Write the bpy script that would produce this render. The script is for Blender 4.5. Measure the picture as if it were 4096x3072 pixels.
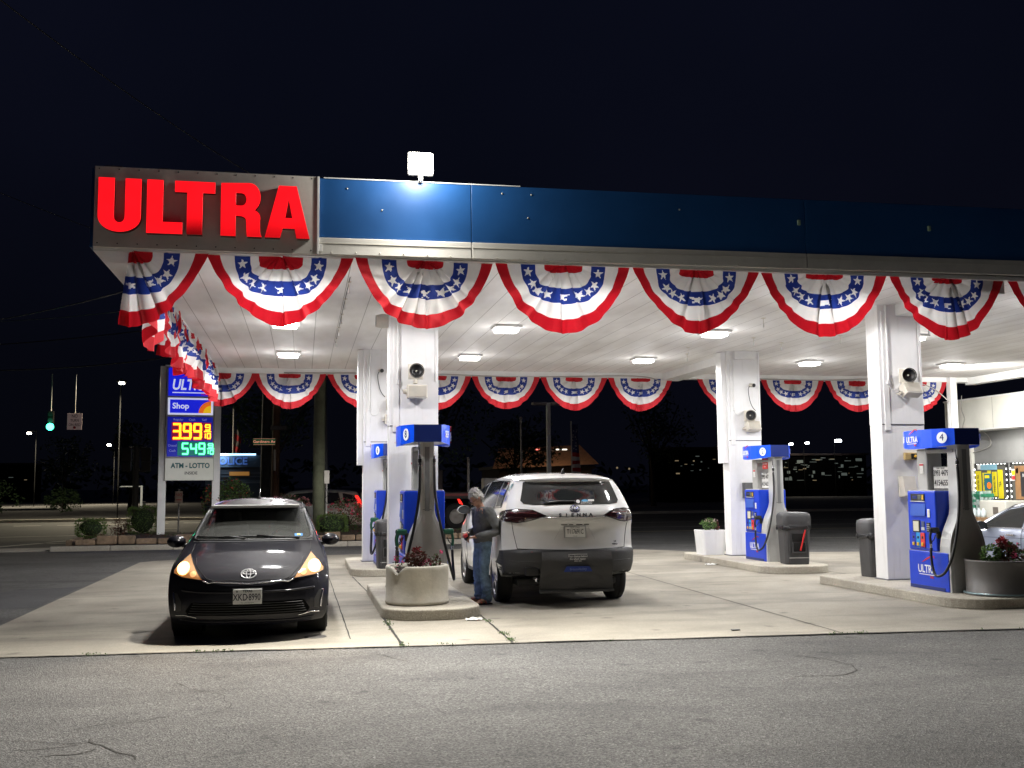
import bpy, bmesh, math, random
from mathutils import Vector, Matrix, noise
from mathutils.bvhtree import BVHTree
R = math.radians
PI = math.pi
for o in list(bpy.data.objects): bpy.data.objects.remove(o)
sc = bpy.context.scene
COL = sc.collection

# ---------------------------------------------------------------- camera
cd = bpy.data.cameras.new('camera')
cam = bpy.data.objects.new('camera', cd); COL.objects.link(cam)
cd.sensor_width = 36.0; cd.lens = 36.0*4141/4096; cd.clip_end = 2000; cd.clip_start = 0.1
_yaw, _pitch, _roll = R(11.4), math.atan(404/4141), 0.0082
_f = Vector((math.sin(_yaw)*math.cos(_pitch), math.cos(_yaw)*math.cos(_pitch), math.sin(_pitch)))
_r0 = Vector((math.cos(_yaw), -math.sin(_yaw), 0)); _u0 = _r0.cross(_f)
_r = math.cos(_roll)*_r0 - math.sin(_roll)*_u0; _u = _r.cross(_f)
cam.matrix_world = Matrix(((_r.x,_u.x,-_f.x,0),(_r.y,_u.y,-_f.y,0),(_r.z,_u.z,-_f.z,1.75),(0,0,0,1)))
sc.camera = cam

# ---------------------------------------------------------------- world: night sky
W = bpy.data.worlds.new('World'); sc.world = W; W.use_nodes = True
nt = W.node_tree; bg = nt.nodes['Background']
tc = nt.nodes.new('ShaderNodeTexCoord'); sep = nt.nodes.new('ShaderNodeSeparateXYZ')
nt.links.new(tc.outputs['Generated'], sep.inputs[0])
cr = nt.nodes.new('ShaderNodeValToRGB'); nt.links.new(sep.outputs['Z'], cr.inputs[0])
snz = nt.nodes.new('ShaderNodeTexNoise'); snz.inputs['Scale'].default_value = 2.2; snz.inputs['Detail'].default_value = 3; nt.links.new(tc.outputs['Generated'], snz.inputs['Vector'])
smx = nt.nodes.new('ShaderNodeMixRGB'); smx.blend_type='ADD'; smr = nt.nodes.new('ShaderNodeValToRGB'); nt.links.new(snz.outputs['Fac'], smr.inputs[0])
smr.color_ramp.elements[0].position=.38; smr.color_ramp.elements[0].color=(0,0,0,1); smr.color_ramp.elements[1].position=.75; smr.color_ramp.elements[1].color=(.0012,.0012,.0030,1)
smx.inputs[0].default_value = 1.0; nt.links.new(cr.outputs[0], smx.inputs[1]); nt.links.new(smr.outputs[0], smx.inputs[2])
cr.color_ramp.elements[0].position = 0.0; cr.color_ramp.elements[0].color = (0.0014,0.0016,0.0030,1)
cr.color_ramp.elements[1].position = 0.6; cr.color_ramp.elements[1].color = (0.0022,0.0030,0.0078,1)
nt.links.new(smx.outputs[0], bg.inputs['Color']); bg.inputs['Strength'].default_value = 1.0
sc.view_settings.view_transform = 'Standard'; sc.view_settings.look = 'None'
sc.view_settings.exposure = 0.13; sc.view_settings.gamma = 1.0
sc.render.engine = 'CYCLES'
sc.cycles.use_denoising = True
sc.cycles.max_bounces = 7; sc.cycles.diffuse_bounces = 4; sc.cycles.glossy_bounces = 4
sc.cycles.transmission_bounces = 4; sc.cycles.transparent_max_bounces = 8
sc.cycles.sample_clamp_indirect = 6.0; sc.cycles.caustics_reflective = False; sc.cycles.caustics_refractive = False

def light(name, kind, loc, power, color=(1,1,1), size=0.3, target=None, **kw):
    l = bpy.data.lights.new(name, kind); l.energy = power; l.color = color
    if kind == 'AREA': l.shape = 'DISK'; l.size = size
    else: l.shadow_soft_size = size
    for k, v in kw.items(): setattr(l, k, v)
    o = bpy.data.objects.new(name, l); COL.objects.link(o); o.location = loc
    if target is not None:
        o.rotation_euler = (Vector(target)-Vector(loc)).to_track_quat('-Z','Y').to_euler()
    return o

LX = (-0.35, 3.7, 7.85, 12.1, 15.95); LY = (14.62, 18.85, 23.2)
CEIL_W, SPILL_W, GLOW_W = 36.0, 185.0, 15.0
for _x in LX:
    for _y in LY:
        light('canopy_light', 'AREA', (_x,_y,4.52), CEIL_W, (1.0,0.97,0.93), 0.34, (_x,_y,0))
        light('canopy_wide', 'SPOT', (_x,_y,4.55), SPILL_W*(2.5 if _y>22 else 1.0)*(1.45 if _x<0 else 1.0), (0.98,0.97,0.97), 0.16, (_x,_y,0), spot_size=R(174), spot_blend=0.12)
        light('canopy_glow', 'POINT', (_x,_y,4.0), GLOW_W, (0.98,0.97,0.97), 0.2)
light('roof_flood', 'SPOT', (1.47,12.95,6.08), 5900, (1.0,0.955,0.87), 0.18, (1.2,4.5,0), spot_size=R(150), spot_blend=0.9)
light('roof_flood_spill', 'POINT', (1.47,12.80,6.0), 110, (1.0,0.95,0.86), 0.12)

# ---------------------------------------------------------------- materials
MATS = {}
def mat(name, col, rough=0.6, metal=0.0, var=0.0, vscale=6.0, bump=0.0, bscale=60.0, emit=None, estr=0.0, spec=0.5, coat=0.0, trans=0.0, alpha=1.0, transl=0.0, obj=True, dirt=0.0):
    if name in MATS: return MATS[name]
    m = bpy.data.materials.new(name); m.use_nodes = True; MATS[name] = m
    n = m.node_tree; L = n.links; b = n.nodes['Principled BSDF']
    b.inputs['Base Color'].default_value = (*col,1); b.inputs['Roughness'].default_value = rough
    b.inputs['Metallic'].default_value = metal; b.inputs['Specular IOR Level'].default_value = spec
    b.inputs['Coat Weight'].default_value = coat; b.inputs['Coat Roughness'].default_value = 0.04
    b.inputs['Transmission Weight'].default_value = trans; b.inputs['Alpha'].default_value = alpha
    if emit is not None:
        b.inputs['Emission Color'].default_value = (*emit,1); b.inputs['Emission Strength'].default_value = estr
    tcn = n.nodes.new('ShaderNodeTexCoord'); src = tcn.outputs['Object']
    if var > 0:
        nz = n.nodes.new('ShaderNodeTexNoise'); nz.inputs['Scale'].default_value = vscale; nz.inputs['Detail'].default_value = 6
        nz.inputs['Roughness'].default_value = 0.65
        L.new(src, nz.inputs['Vector'])
        rp = n.nodes.new('ShaderNodeValToRGB'); L.new(nz.outputs['Fac'], rp.inputs[0])
        rp.color_ramp.elements[0].position = 0.3; rp.color_ramp.elements[1].position = 0.7
        lo = [max(0,c*(1-var)) for c in col]; hi = [min(1,c*(1+var)) for c in col]
        rp.color_ramp.elements[0].color = (*lo,1); rp.color_ramp.elements[1].color = (*hi,1)
        out = rp.outputs[0]
        if dirt > 0:   # streaks of grime running down the surface
            mp = n.nodes.new('ShaderNodeMapping'); mp.inputs['Scale'].default_value = (9,9,0.7); L.new(src, mp.inputs[0])
            n2 = n.nodes.new('ShaderNodeTexNoise'); n2.inputs['Scale'].default_value = 1.6; n2.inputs['Detail'].default_value = 8; L.new(mp.outputs[0], n2.inputs['Vector'])
            r2 = n.nodes.new('ShaderNodeValToRGB'); L.new(n2.outputs['Fac'], r2.inputs[0])
            r2.color_ramp.elements[0].position = 0.55; r2.color_ramp.elements[0].color = (0,0,0,1)
            r2.color_ramp.elements[1].position = 0.78; r2.color_ramp.elements[1].color = (dirt,dirt,dirt,1)
            mx = n.nodes.new('ShaderNodeMixRGB'); L.new(r2.outputs[0], mx.inputs[0]); L.new(out, mx.inputs[1])
            mx.inputs[2].default_value = (col[0]*0.5, col[1]*0.46, col[2]*0.4, 1); out = mx.outputs[0]
        L.new(out, b.inputs['Base Color'])
        mr = n.nodes.new('ShaderNodeMapRange'); L.new(nz.outputs['Fac'], mr.inputs[0])
        mr.inputs[3].default_value = max(0.02, rough*0.85); mr.inputs[4].default_value = min(1, rough*1.2)
        L.new(mr.outputs[0], b.inputs['Roughness'])
    if bump > 0:
        nb = n.nodes.new('ShaderNodeTexNoise'); nb.inputs['Scale'].default_value = bscale; nb.inputs['Detail'].default_value = 4
        L.new(src, nb.inputs['Vector'])
        bp = n.nodes.new('ShaderNodeBump'); bp.inputs['Strength'].default_value = bump; bp.inputs['Distance'].default_value = 0.01
        L.new(nb.outputs['Fac'], bp.inputs['Height']); L.new(bp.outputs[0], b.inputs['Normal'])
    if transl > 0:
        t = n.nodes.new('ShaderNodeBsdfTranslucent'); t.inputs['Color'].default_value = (*col,1)
        ms = n.nodes.new('ShaderNodeMixShader'); ms.inputs[0].default_value = transl
        om = n.nodes['Material Output']
        L.new(b.outputs[0], ms.inputs[1]); L.new(t.outputs[0], ms.inputs[2]); L.new(ms.outputs[0], om.inputs[0])
    return m

# ---------------------------------------------------------------- mesh building helpers
class MB:
    def __init__(s): s.v=[]; s.f=[]; s.m=[]; s.s=[]; s.mats=[]
    def mi(s, m):
        if m not in s.mats: s.mats.append(m)
        return s.mats.index(m)
    def add(s, vs, fs, m, smooth=False, T=None):
        k = len(s.v); i = s.mi(m)
        for p in vs:
            p = Vector(p)
            s.v.append(tuple(T @ p) if T is not None else tuple(p))
        for f in fs: s.f.append(tuple(k+j for j in f)); s.m.append(i); s.s.append(smooth)
        return s
    def bm(s, b, m, smooth=False, T=None):
        b.verts.index_update()
        s.add([v.co for v in b.verts], [[v.index for v in f.verts] for f in b.faces], m, smooth, T); b.free(); return s
    def mesh(s, me, m, smooth=False, T=None):
        s.add([v.co for v in me.vertices], [list(p.vertices) for p in me.polygons], m, smooth, T); return s
    def box(s, c, d, m, bev=0.0, T=None, rz=0.0, seg=2):
        b = bmesh.new(); bmesh.ops.create_cube(b, size=1)
        bmesh.ops.scale(b, vec=d, verts=b.verts)
        if bev > 0: bmesh.ops.bevel(b, geom=list(b.edges), offset=min(bev, min(d)*0.45), segments=seg, affect='EDGES', profile=0.5)
        if rz: bmesh.ops.rotate(b, cent=(0,0,0), matrix=Matrix.Rotation(rz,3,'Z'), verts=b.verts)
        bmesh.ops.translate(b, vec=c, verts=b.verts)
        return s.bm(b, m, False, T)
    def prism(s, pts, z0, z1, m, T=None, smooth=False, caps=True):
        n = len(pts); vs = [(x,y,z0) for x,y in pts]+[(x,y,z1) for x,y in pts]
        fs = [(i,(i+1)%n,n+(i+1)%n,n+i) for i in range(n)]
        if caps: fs += [tuple(range(n-1,-1,-1)), tuple(range(n,2*n))]
        return s.add(vs, fs, m, smooth, T)
    def lathe(s, prof, c, m, n=28, T=None, axis='Z', smooth=True):
        vs=[]; fs=[]
        for r,z in prof:
            for k in range(n):
                a=2*PI*k/n; p=(r*math.cos(a), r*math.sin(a), z)
                if axis=='Y': p=(p[0],p[2],p[1])
                if axis=='X': p=(p[2],p[0],p[1])
                vs.append((c[0]+p[0],c[1]+p[1],c[2]+p[2]))
        for j in range(len(prof)-1):
            for k in range(n): fs.append((j*n+k, j*n+(k+1)%n, (j+1)*n+(k+1)%n, (j+1)*n+k))
        if axis=='Y': fs=[tuple(reversed(f)) for f in fs]
        return s.add(vs, fs, m, smooth, T)
    def cyl(s, a, b, r, m, n=14, r2=None, smooth=True, T=None):
        a=Vector(a); b=Vector(b); d=b-a; q=d.to_track_quat('Z','Y').to_matrix(); r2 = r if r2 is None else r2
        vs=[a+q@Vector((r*math.cos(2*PI*k/n),r*math.sin(2*PI*k/n),0)) for k in range(n)]
        vs+=[b+q@Vector((r2*math.cos(2*PI*k/n),r2*math.sin(2*PI*k/n),0)) for k in range(n)]
        s.add(vs,[(k,(k+1)%n,n+(k+1)%n,n+k) for k in range(n)],m,smooth,T)
        return s.add(vs,[tuple(range(n-1,-1,-1)),tuple(range(n,2*n))],m,False,T)
    def tube(s, pts, r, m, n=8, T=None, rs=None, sub=0):
        P=[Vector(p) for p in pts]
        if sub:
            Q=[]
            for i in range(len(P)-1):
                p0=P[max(i-1,0)];p1=P[i];p2=P[i+1];p3=P[min(i+2,len(P)-1)]
                for k in range(sub):
                    t=k/sub; Q.append(0.5*((2*p1)+(-p0+p2)*t+(2*p0-5*p1+4*p2-p3)*t*t+(-p0+3*p1-3*p2+p3)*t**3))
            Q.append(P[-1]); P=Q
        vs=[]; up=Vector((0.3,0.2,1)).normalized(); prev=None
        for i,p in enumerate(P):
            d=(P[min(i+1,len(P)-1)]-P[max(i-1,0)]).normalized()
            if prev is None: a=d.orthogonal().normalized()
            else: a=(prev-d*prev.dot(d)).normalized()
            prev=a; b=d.cross(a); rr = rs[i] if rs else r
            vs+=[p+a*(rr*math.cos(2*PI*k/n))+b*(rr*math.sin(2*PI*k/n)) for k in range(n)]
        fs=[(i*n+k,i*n+(k+1)%n,(i+1)*n+(k+1)%n,(i+1)*n+k) for i in range(len(P)-1) for k in range(n)]
        fs+=[tuple(range(n-1,-1,-1)),tuple(range((len(P)-1)*n,len(P)*n))]
        return s.add(vs,fs,m,True,T)
    def grid(s, fn, nu, nv, m, smooth=True, T=None):
        vs=[fn(i/nu,j/nv) for j in range(nv+1) for i in range(nu+1)]
        fs=[(j*(nu+1)+i,j*(nu+1)+i+1,(j+1)*(nu+1)+i+1,(j+1)*(nu+1)+i) for j in range(nv) for i in range(nu)]
        return s.add(vs,fs,m,smooth,T)
    def text(s, body, size, m, T, ext=0.002, xs=1.0, bold=0.0, shear=0.0, align='CENTER'):
        c=bpy.data.curves.new('t','FONT'); c.body=body; c.size=size; c.extrude=ext; c.offset=bold; c.shear=shear
        c.align_x=align; c.align_y='CENTER'; c.resolution_u=3
        o=bpy.data.objects.new('t',c); me=bpy.data.meshes.new_from_object(o)
        s.mesh(me,m,False,T@Matrix.Diagonal((xs,1,1,1)))
        bpy.data.objects.remove(o); bpy.data.curves.remove(c); bpy.data.meshes.remove(me); return s
    def poly2d(s, loops, m, T, ext=0.01, bev=0.0):
        c=bpy.data.curves.new('p','CURVE'); c.dimensions='2D'; c.fill_mode='BOTH'; c.extrude=ext; c.bevel_depth=bev
        for lp in loops:
            sp=c.splines.new('POLY'); sp.points.add(len(lp)-1); sp.use_cyclic_u=True
            for q,(x,y) in zip(sp.points,lp): q.co=(x,y,0,1)
        o=bpy.data.objects.new('p',c); me=bpy.data.meshes.new_from_object(o)
        s.mesh(me,m,False,T)
        bpy.data.objects.remove(o); bpy.data.curves.remove(c); bpy.data.meshes.remove(me); return s
    def build(s, name, parent=None, loc=(0,0,0), rot=(0,0,0)):
        me=bpy.data.meshes.new(name); me.from_pydata(s.v,[],s.f)
        for m in s.mats: me.materials.append(m)
        me.polygons.foreach_set('material_index', s.m); me.polygons.foreach_set('use_smooth', s.s); me.update()
        o=bpy.data.objects.new(name,me); COL.objects.link(o); o.location=loc; o.rotation_euler=rot
        if parent is not None: o.parent=parent
        return o

def tag(o, label=None, cat=None, group=None, kind=None):
    if label: o['label']=label
    if cat: o['category']=cat
    if group: o['group']=group
    if kind: o['kind']=kind
    return o
def thing(name, label, cat, loc=(0,0,0), rz=0.0, group=None, scale=None):
    o=bpy.data.objects.new(name,None); COL.objects.link(o); o.location=loc; o.rotation_euler=(0,0,rz)
    if scale: o.scale=scale
    return tag(o,label,cat,group)
def copy_tree(o, parent=None):
    c=o.copy(); COL.objects.link(c)
    if parent is not None: c.parent=parent
    for ch in list(o.children): copy_tree(ch,c)
    return c
def struct(o): o['kind']='structure'; return o
# frames: local x right, y up, z out of a vertical face
def face(loc, d='-Y'):
    M={'-Y':Matrix(((1,0,0),(0,0,-1),(0,1,0))),'-X':Matrix(((0,0,-1),(-1,0,0),(0,1,0))),
       '+X':Matrix(((0,0,1),(1,0,0),(0,1,0))),'+Y':Matrix(((-1,0,0),(0,0,1),(0,1,0)))}[d]
    return Matrix.Translation(loc) @ M.to_4x4()
def rrect(w,h,r,n=4):
    P=[]
    for cx,cy,a0 in ((w/2-r,h/2-r,0),(-w/2+r,h/2-r,90),(-w/2+r,-h/2+r,180),(w/2-r,-h/2+r,270)):
        for k in range(n+1):
            a=R(a0+90*k/n); P.append((cx+r*math.cos(a),cy+r*math.sin(a)))
    return P
def circ(r,n=24,cx=0,cy=0,ry=None):
    ry=r if ry is None else ry
    return [(cx+r*math.cos(2*PI*k/n),cy+ry*math.sin(2*PI*k/n)) for k in range(n)]
def star(r,cx=0,cy=0,a0=90):
    return [(cx+(r if k%2==0 else r*0.4)*math.cos(R(a0+36*k)),cy+(r if k%2==0 else r*0.4)*math.sin(R(a0+36*k))) for k in range(10)]
def subdiv_obj(o, lv=1):
    m=o.modifiers.new('s','SUBSURF'); m.levels=lv; m.render_levels=lv; return o
def bevel_obj(o,w=0.01,seg=2):
    m=o.modifiers.new('b','BEVEL'); m.width=w; m.segments=seg; m.limit_method='ANGLE'; return o
# ---------------------------------------------------------------- ground materials
def ground_mat(name, c1, c2, speck, spscale, stain=0.3, rough=0.9, bump=0.5, tint=None):
    m=bpy.data.materials.new(name); m.use_nodes=True; n=m.node_tree; L=n.links; b=n.nodes['Principled BSDF']
    tc=n.nodes.new('ShaderNodeTexCoord')
    a=n.nodes.new('ShaderNodeTexNoise'); a.inputs['Scale'].default_value=0.55; a.inputs['Detail'].default_value=8; a.inputs['Roughness'].default_value=0.62
    L.new(tc.outputs['Object'],a.inputs['Vector'])
    r1=n.nodes.new('ShaderNodeValToRGB'); L.new(a.outputs['Fac'],r1.inputs[0])
    r1.color_ramp.elements[0].position=0.33; r1.color_ramp.elements[0].color=(*c1,1)
    r1.color_ramp.elements[1].position=0.66; r1.color_ramp.elements[1].color=(*c2,1)
    # stones in the surface
    v=n.nodes.new('ShaderNodeTexVoronoi'); v.inputs['Scale'].default_value=spscale; L.new(tc.outputs['Object'],v.inputs['Vector'])
    sb=n.nodes.new('ShaderNodeSeparateColor'); L.new(v.outputs['Color'],sb.inputs[0])
    mr=n.nodes.new('ShaderNodeMapRange'); L.new(sb.outputs[0],mr.inputs[0]); mr.inputs[3].default_value=1-speck; mr.inputs[4].default_value=1+speck
    pw=n.nodes.new('ShaderNodeValToRGB'); L.new(sb.outputs[1],pw.inputs[0]); pw.color_ramp.elements[0].position=0.93; pw.color_ramp.elements[1].position=0.97
    pw.color_ramp.elements[1].color=(speck*1.6,)*3+(1,)
    ad=n.nodes.new('ShaderNodeMath'); ad.operation='ADD'; L.new(mr.outputs[0],ad.inputs[0]); L.new(pw.outputs[0],ad.inputs[1])
    mx=n.nodes.new('ShaderNodeMixRGB'); mx.blend_type='MULTIPLY'; mx.inputs[0].default_value=1; L.new(r1.outputs[0],mx.inputs[1])
    cc=n.nodes.new('ShaderNodeCombineColor'); 
    for i in range(3): L.new(ad.outputs[0],cc.inputs[i])
    L.new(cc.outputs[0],mx.inputs[2])
    # stains and tyre wear
    mp=n.nodes.new('ShaderNodeMapping'); mp.inputs['Scale'].default_value=(0.35,1.1,1); L.new(tc.outputs['Object'],mp.inputs[0])
    s=n.nodes.new('ShaderNodeTexNoise'); s.inputs['Scale'].default_value=1.3; s.inputs['Detail'].default_value=7; s.inputs['Distortion'].default_value=0.6; L.new(mp.outputs[0],s.inputs['Vector'])
    rs=n.nodes.new('ShaderNodeValToRGB'); L.new(s.outputs['Fac'],rs.inputs[0]); rs.color_ramp.elements[0].position=0.5; rs.color_ramp.elements[1].position=0.75
    rs.color_ramp.elements[1].color=(stain,stain,stain,1)
    m2=n.nodes.new('ShaderNodeMixRGB'); L.new(rs.outputs[0],m2.inputs[0]); L.new(mx.outputs[0],m2.inputs[1]); m2.inputs[2].default_value=(c1[0]*0.4,c1[1]*0.4,c1[2]*0.42,1)
    # oil drips and gum spots
    v2=n.nodes.new('ShaderNodeTexVoronoi'); v2.inputs['Scale'].default_value=1.7; v2.inputs['Randomness'].default_value=1; L.new(tc.outputs['Object'],v2.inputs['Vector'])
    n4=n.nodes.new('ShaderNodeTexNoise'); n4.inputs['Scale'].default_value=9; n4.inputs['Detail'].default_value=5; L.new(tc.outputs['Object'],n4.inputs['Vector'])
    a4=n.nodes.new('ShaderNodeMath'); a4.operation='MULTIPLY_ADD'; L.new(n4.outputs['Fac'],a4.inputs[0]); a4.inputs[1].default_value=.28; L.new(v2.outputs['Distance'],a4.inputs[2])
    r4=n.nodes.new('ShaderNodeValToRGB'); L.new(a4.outputs[0],r4.inputs[0]); r4.color_ramp.elements[0].position=.17; r4.color_ramp.elements[0].color=(.5,.5,.5,1); r4.color_ramp.elements[1].position=.30; r4.color_ramp.elements[1].color=(0,0,0,1)
    m4=n.nodes.new('ShaderNodeMixRGB'); L.new(r4.outputs[0],m4.inputs[0]); L.new(m2.outputs[0],m4.inputs[1]); m4.inputs[2].default_value=(c1[0]*.3,c1[1]*.3,c1[2]*.32,1)
    n5=n.nodes.new('ShaderNodeTexNoise'); n5.inputs['Scale'].default_value=.16; n5.inputs['Detail'].default_value=3; L.new(tc.outputs['Object'],n5.inputs['Vector'])
    r5=n.nodes.new('ShaderNodeMapRange'); L.new(n5.outputs['Fac'],r5.inputs[0]); r5.inputs[1].default_value=.3; r5.inputs[2].default_value=.7; r5.inputs[3].default_value=.84; r5.inputs[4].default_value=1.12
    c5=n.nodes.new('ShaderNodeCombineColor')
    for i in range(3): L.new(r5.outputs[0],c5.inputs[i])
    m5=n.nodes.new('ShaderNodeMixRGB'); m5.blend_type='MULTIPLY'; m5.inputs[0].default_value=1; L.new(m4.outputs[0],m5.inputs[1]); L.new(c5.outputs[0],m5.inputs[2])
    L.new(m5.outputs[0],b.inputs['Base Color'])
    b.inputs['Roughness'].default_value=rough; b.inputs['Specular IOR Level'].default_value=0.3
    bp=n.nodes.new('ShaderNodeBump'); bp.inputs['Strength'].default_value=bump; bp.inputs['Distance'].default_value=0.01
    L.new(v.outputs['Distance'],bp.inputs['Height']); L.new(bp.outputs[0],b.inputs['Normal'])
    return m
M_ASPH=ground_mat('asphalt_lot',(0.082,0.081,0.080),(0.122,0.120,0.117),0.5,80,0.45,0.92,0.8)
M_ROAD=ground_mat('asphalt_road',(0.05,0.05,0.05),(0.075,0.073,0.07),0.3,40,0.3,0.85,0.4)
M_CONC=ground_mat('concrete_pad',(0.225,0.207,0.172),(0.335,0.309,0.257),0.14,120,0.55,0.8,0.25)
M_KERB=ground_mat('concrete_kerb',(0.34,0.31,0.26),(0.47,0.44,0.37),0.12,60,0.45,0.85,0.3)
M_PATCH=ground_mat('asphalt_patch_mat',(0.06,0.061,0.064),(0.085,0.085,0.09),0.25,90,0.2,0.9,0.3)
M_DARK=mat('dark_joint',(0.02,0.019,0.016),0.95)
M_LINE=mat('road_paint',(0.45,0.43,0.38),0.8,var=0.4,vscale=9)
M_YLINE=mat('yellow_road_paint',(0.42,0.33,0.12),0.8,var=0.3,vscale=9)

def sheet(name, pts, z, m):
    b=MB(); b.add([(x,y,z) for x,y in pts],[tuple(range(len(pts)))],m); return struct(b.build(name))
sheet('ground',[(-900,-40),(900,-40),(900,1200),(-900,1200)],0.0,M_ASPH)
sheet('road',[(-300,37.5),(300,37.5),(300,58),(-300,58)],0.004,M_ROAD)
sheet('side_road',[(-26,-30),(-11.5,-30),(-11.5,37.3),(-26,37.3)],0.004,M_ROAD)
# concrete pad with a slightly wavering front edge
rnd=random.Random(4)
edge=[]
for i in range(61):
    x=-3.8+24.8*i/60; edge.append((x, 11.88-0.0685*(x+3.8)+rnd.uniform(-.012,.012)))
pad=edge+[(21,23),(14,24.1),(10.2,24.9),(9.4,26.2),(7.4,28.2),(5.6,29.8),(4.2,28.6),(1.8,27.3),(-2.6,26.6),(-3.4,26.35),(-3.75,25.9)]
sheet('concrete_pad',pad,0.008,M_CONC)
sheet('asphalt_patch',[(-3.85,16.6),(-3.86,19.9),(-4.9,19.6),(-5.35,18.0),(-4.9,16.5)],0.004,M_PATCH)
jb=MB()
def ribbon(b, pts, w, z, m, jit=0.0, seed=0):
    r=random.Random(seed); P=[Vector((p[0],p[1])) for p in pts]; vs=[]
    for i,p in enumerate(P):
        d=(P[min(i+1,len(P)-1)]-P[max(i-1,0)]).normalized(); q=Vector((-d.y,d.x)); ww=w*(1+r.uniform(-.6,.8)*min(1,jit*100))/2
        p=p+q*r.uniform(-jit,jit); vs+=[(p.x+q.x*ww,p.y+q.y*ww,z),(p.x-q.x*ww,p.y-q.y*ww,z)]
    b.add(vs,[(2*i,2*i+1,2*i+3,2*i+2) for i in range(len(P)-1)],m)
def line(x0,y0,x1,y1,n=20): return [(x0+(x1-x0)*i/n,y0+(y1-y0)*i/n) for i in range(n+1)]
for k,(a,w) in enumerate(((line(2.36,14.0,2.30,11.47),.022),(line(1.06,14.2,1.09,11.56),.03),(line(6.5,27.5,6.15,11.22,50),.018),
        (line(0.55,12.2,0.50,22,30),.012),(line(-3.8,17.9,0.5,17.9),.012),(line(2.36,17.6,2.45,27.6),.018),(line(10.2,24.6,10.1,10.95,40),.018),
        (line(1.06,17.5,0.95,20.5),.02),(line(0.5,15.6,1.02,15.6),.012),(line(2.4,15.9,6.3,15.9),.012),(line(-3.8,22.3,0.5,22.3),.012),(line(6.4,19.9,8.8,19.9),.014),(line(-3.8,13.6,-1.9,13.6),.01))):
    ribbon(jb,a,w,0.0125,M_DARK,0.004,k)
ribbon(jb,[(x,y-0.01) for x,y in edge],.03,0.0135,M_DARK,0.008,77)
struct(jb.build('concrete_joints'))
# cracks in the asphalt
cb=MB()
def crack(x,y,ang,n,step,w,seed):
    r=random.Random(seed); P=[(x,y)]
    for i in range(n):
        ang+=r.uniform(-.5,.5); x+=math.cos(ang)*step; y+=math.sin(ang)*step; P.append((x,y))
    ribbon(cb,P,w,0.004,M_DARK,0.004,seed)
crack(-1.45,7.9,-1.0,10,.08,.013,1); crack(-1.62,8.25,-.1,8,.09,.008,2); crack(-2.9,8.55,0.02,20,.09,.007,3); crack(-1.35,7.6,-1.7,7,.05,.014,4)
crack(-0.8,8.5,.35,16,.11,.006,5); crack(.55,11.3,-1.2,9,.1,.008,6); crack(4.9,10.0,-.6,14,.13,.012,7); crack(6.3,8.8,-.45,12,.13,.008,8)
crack(-1.5,7.75,-2.6,6,.07,.01,9); crack(3.1,9.4,-.9,6,.1,.005,10); crack(.2,6.6,.4,9,.1,.005,12)
struct(cb.build('asphalt_cracks'))
# painted road markings
lb=MB()
for x0,y0,x1,y1,w,m in ((7,36.9,60,36.2,.12,M_YLINE),(7,40.6,70,39.4,.12,M_LINE),(14.4,30.75,19.5,30.2,.10,M_LINE),(9,45.5,70,44.5,.12,M_LINE)):
    ribbon(lb,line(x0,y0,x1,y1,8),w,0.0085,m)
for i in range(9): ribbon(lb,line(-21+i*1.9,52+i*.25,-19.8+i*1.9,52.1+i*.25,2),.35,0.0085,M_LINE)
ribbon(lb,line(-9.6,33.0,-8.2,36.0,3),.35,0.0085,M_LINE); ribbon(lb,line(-8.2,36.4,-6.6,39.2,3),.3,0.0085,M_LINE)
ribbon(lb,line(-9.2,25.5,-7.6,25.7,3),.1,0.0085,M_LINE); ribbon(lb,line(-14,40.5,-5,41.8,3),.3,0.0085,M_LINE)
for i in range(6): ribbon(lb,line(-8.0+i*.85,35.6+i*.9,-5.6+i*.85,36.6+i*.9,2),.3,0.0085,M_LINE)
ribbon(lb,[(-5.6+1.0*math.cos(a/10),45+2.2*math.sin(a/10)) for a in range(12,52)],.22,0.0085,M_LINE)
struct(lb.build('road_markings'))
# far pavement edges
kb=MB()
kb.box((-9.9,31.9,0.02),(6.0,1.2,0.05),M_KERB); struct(kb.build('pavement'))
kb=MB(); kb.box((40,58.6,0.07),(200,0.35,0.16),M_KERB); kb.box((-80,92,0.07),(120,0.6,0.16),M_KERB); struct(kb.build('far_kerb'))
# planted bed: kerb, stones, soil
bed=thing('planting_bed','long planting bed behind the forecourt with concrete kerb and brown stone edging','planting bed')
kb=MB()
x=-6.9; r=random.Random(3)
while x<6.2:
    w=r.uniform(1.4,2.2); kb.box((x+w/2,31.15+r.uniform(-.01,.01),0.07),(w-.012,.17,.15),M_KERB,.02); x+=w
kb.build('kerb',bed)
M_STONE=mat('edging_stone',(0.24,0.17,0.11),0.85,var=0.45,vscale=5,bump=.6,bscale=30)
sb=MB(); x=-6.35
while x<6.0:
    w=r.uniform(.42,.66); big=r.random()<.15
    sb.box((x+w/2,31.62+r.uniform(-.03,.03),0.225+(.05 if big else 0)),(w-.03,.22,.17+(.08 if big else 0)),M_STONE,.035,rz=r.uniform(-.05,.05)); x+=w
for i in range(7): sb.box((-6.5-.02*i,31.9+i*.5,.2),(.2,.42,.18),M_STONE,.035,rz=r.uniform(-.2,.2))
sb.build('edging_stones',bed)
M_SOIL=mat('mulch',(0.035,0.022,0.014),0.98,var=.6,vscale=14,bump=1.0,bscale=40)
mb=MB()
def soil(u,v):
    x=-6.45+12.6*u; y=31.7+4.4*v
    e=min(u*8,(1-u)*8,1)*min(v*4+.3,(1-v)*4,1)
    return (x,y,0.16+.17*max(0,e)+0.05*noise.noise(Vector((x*1.5,y*1.5,0)))+.02*noise.noise(Vector((x*7,y*7,1))))
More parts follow.
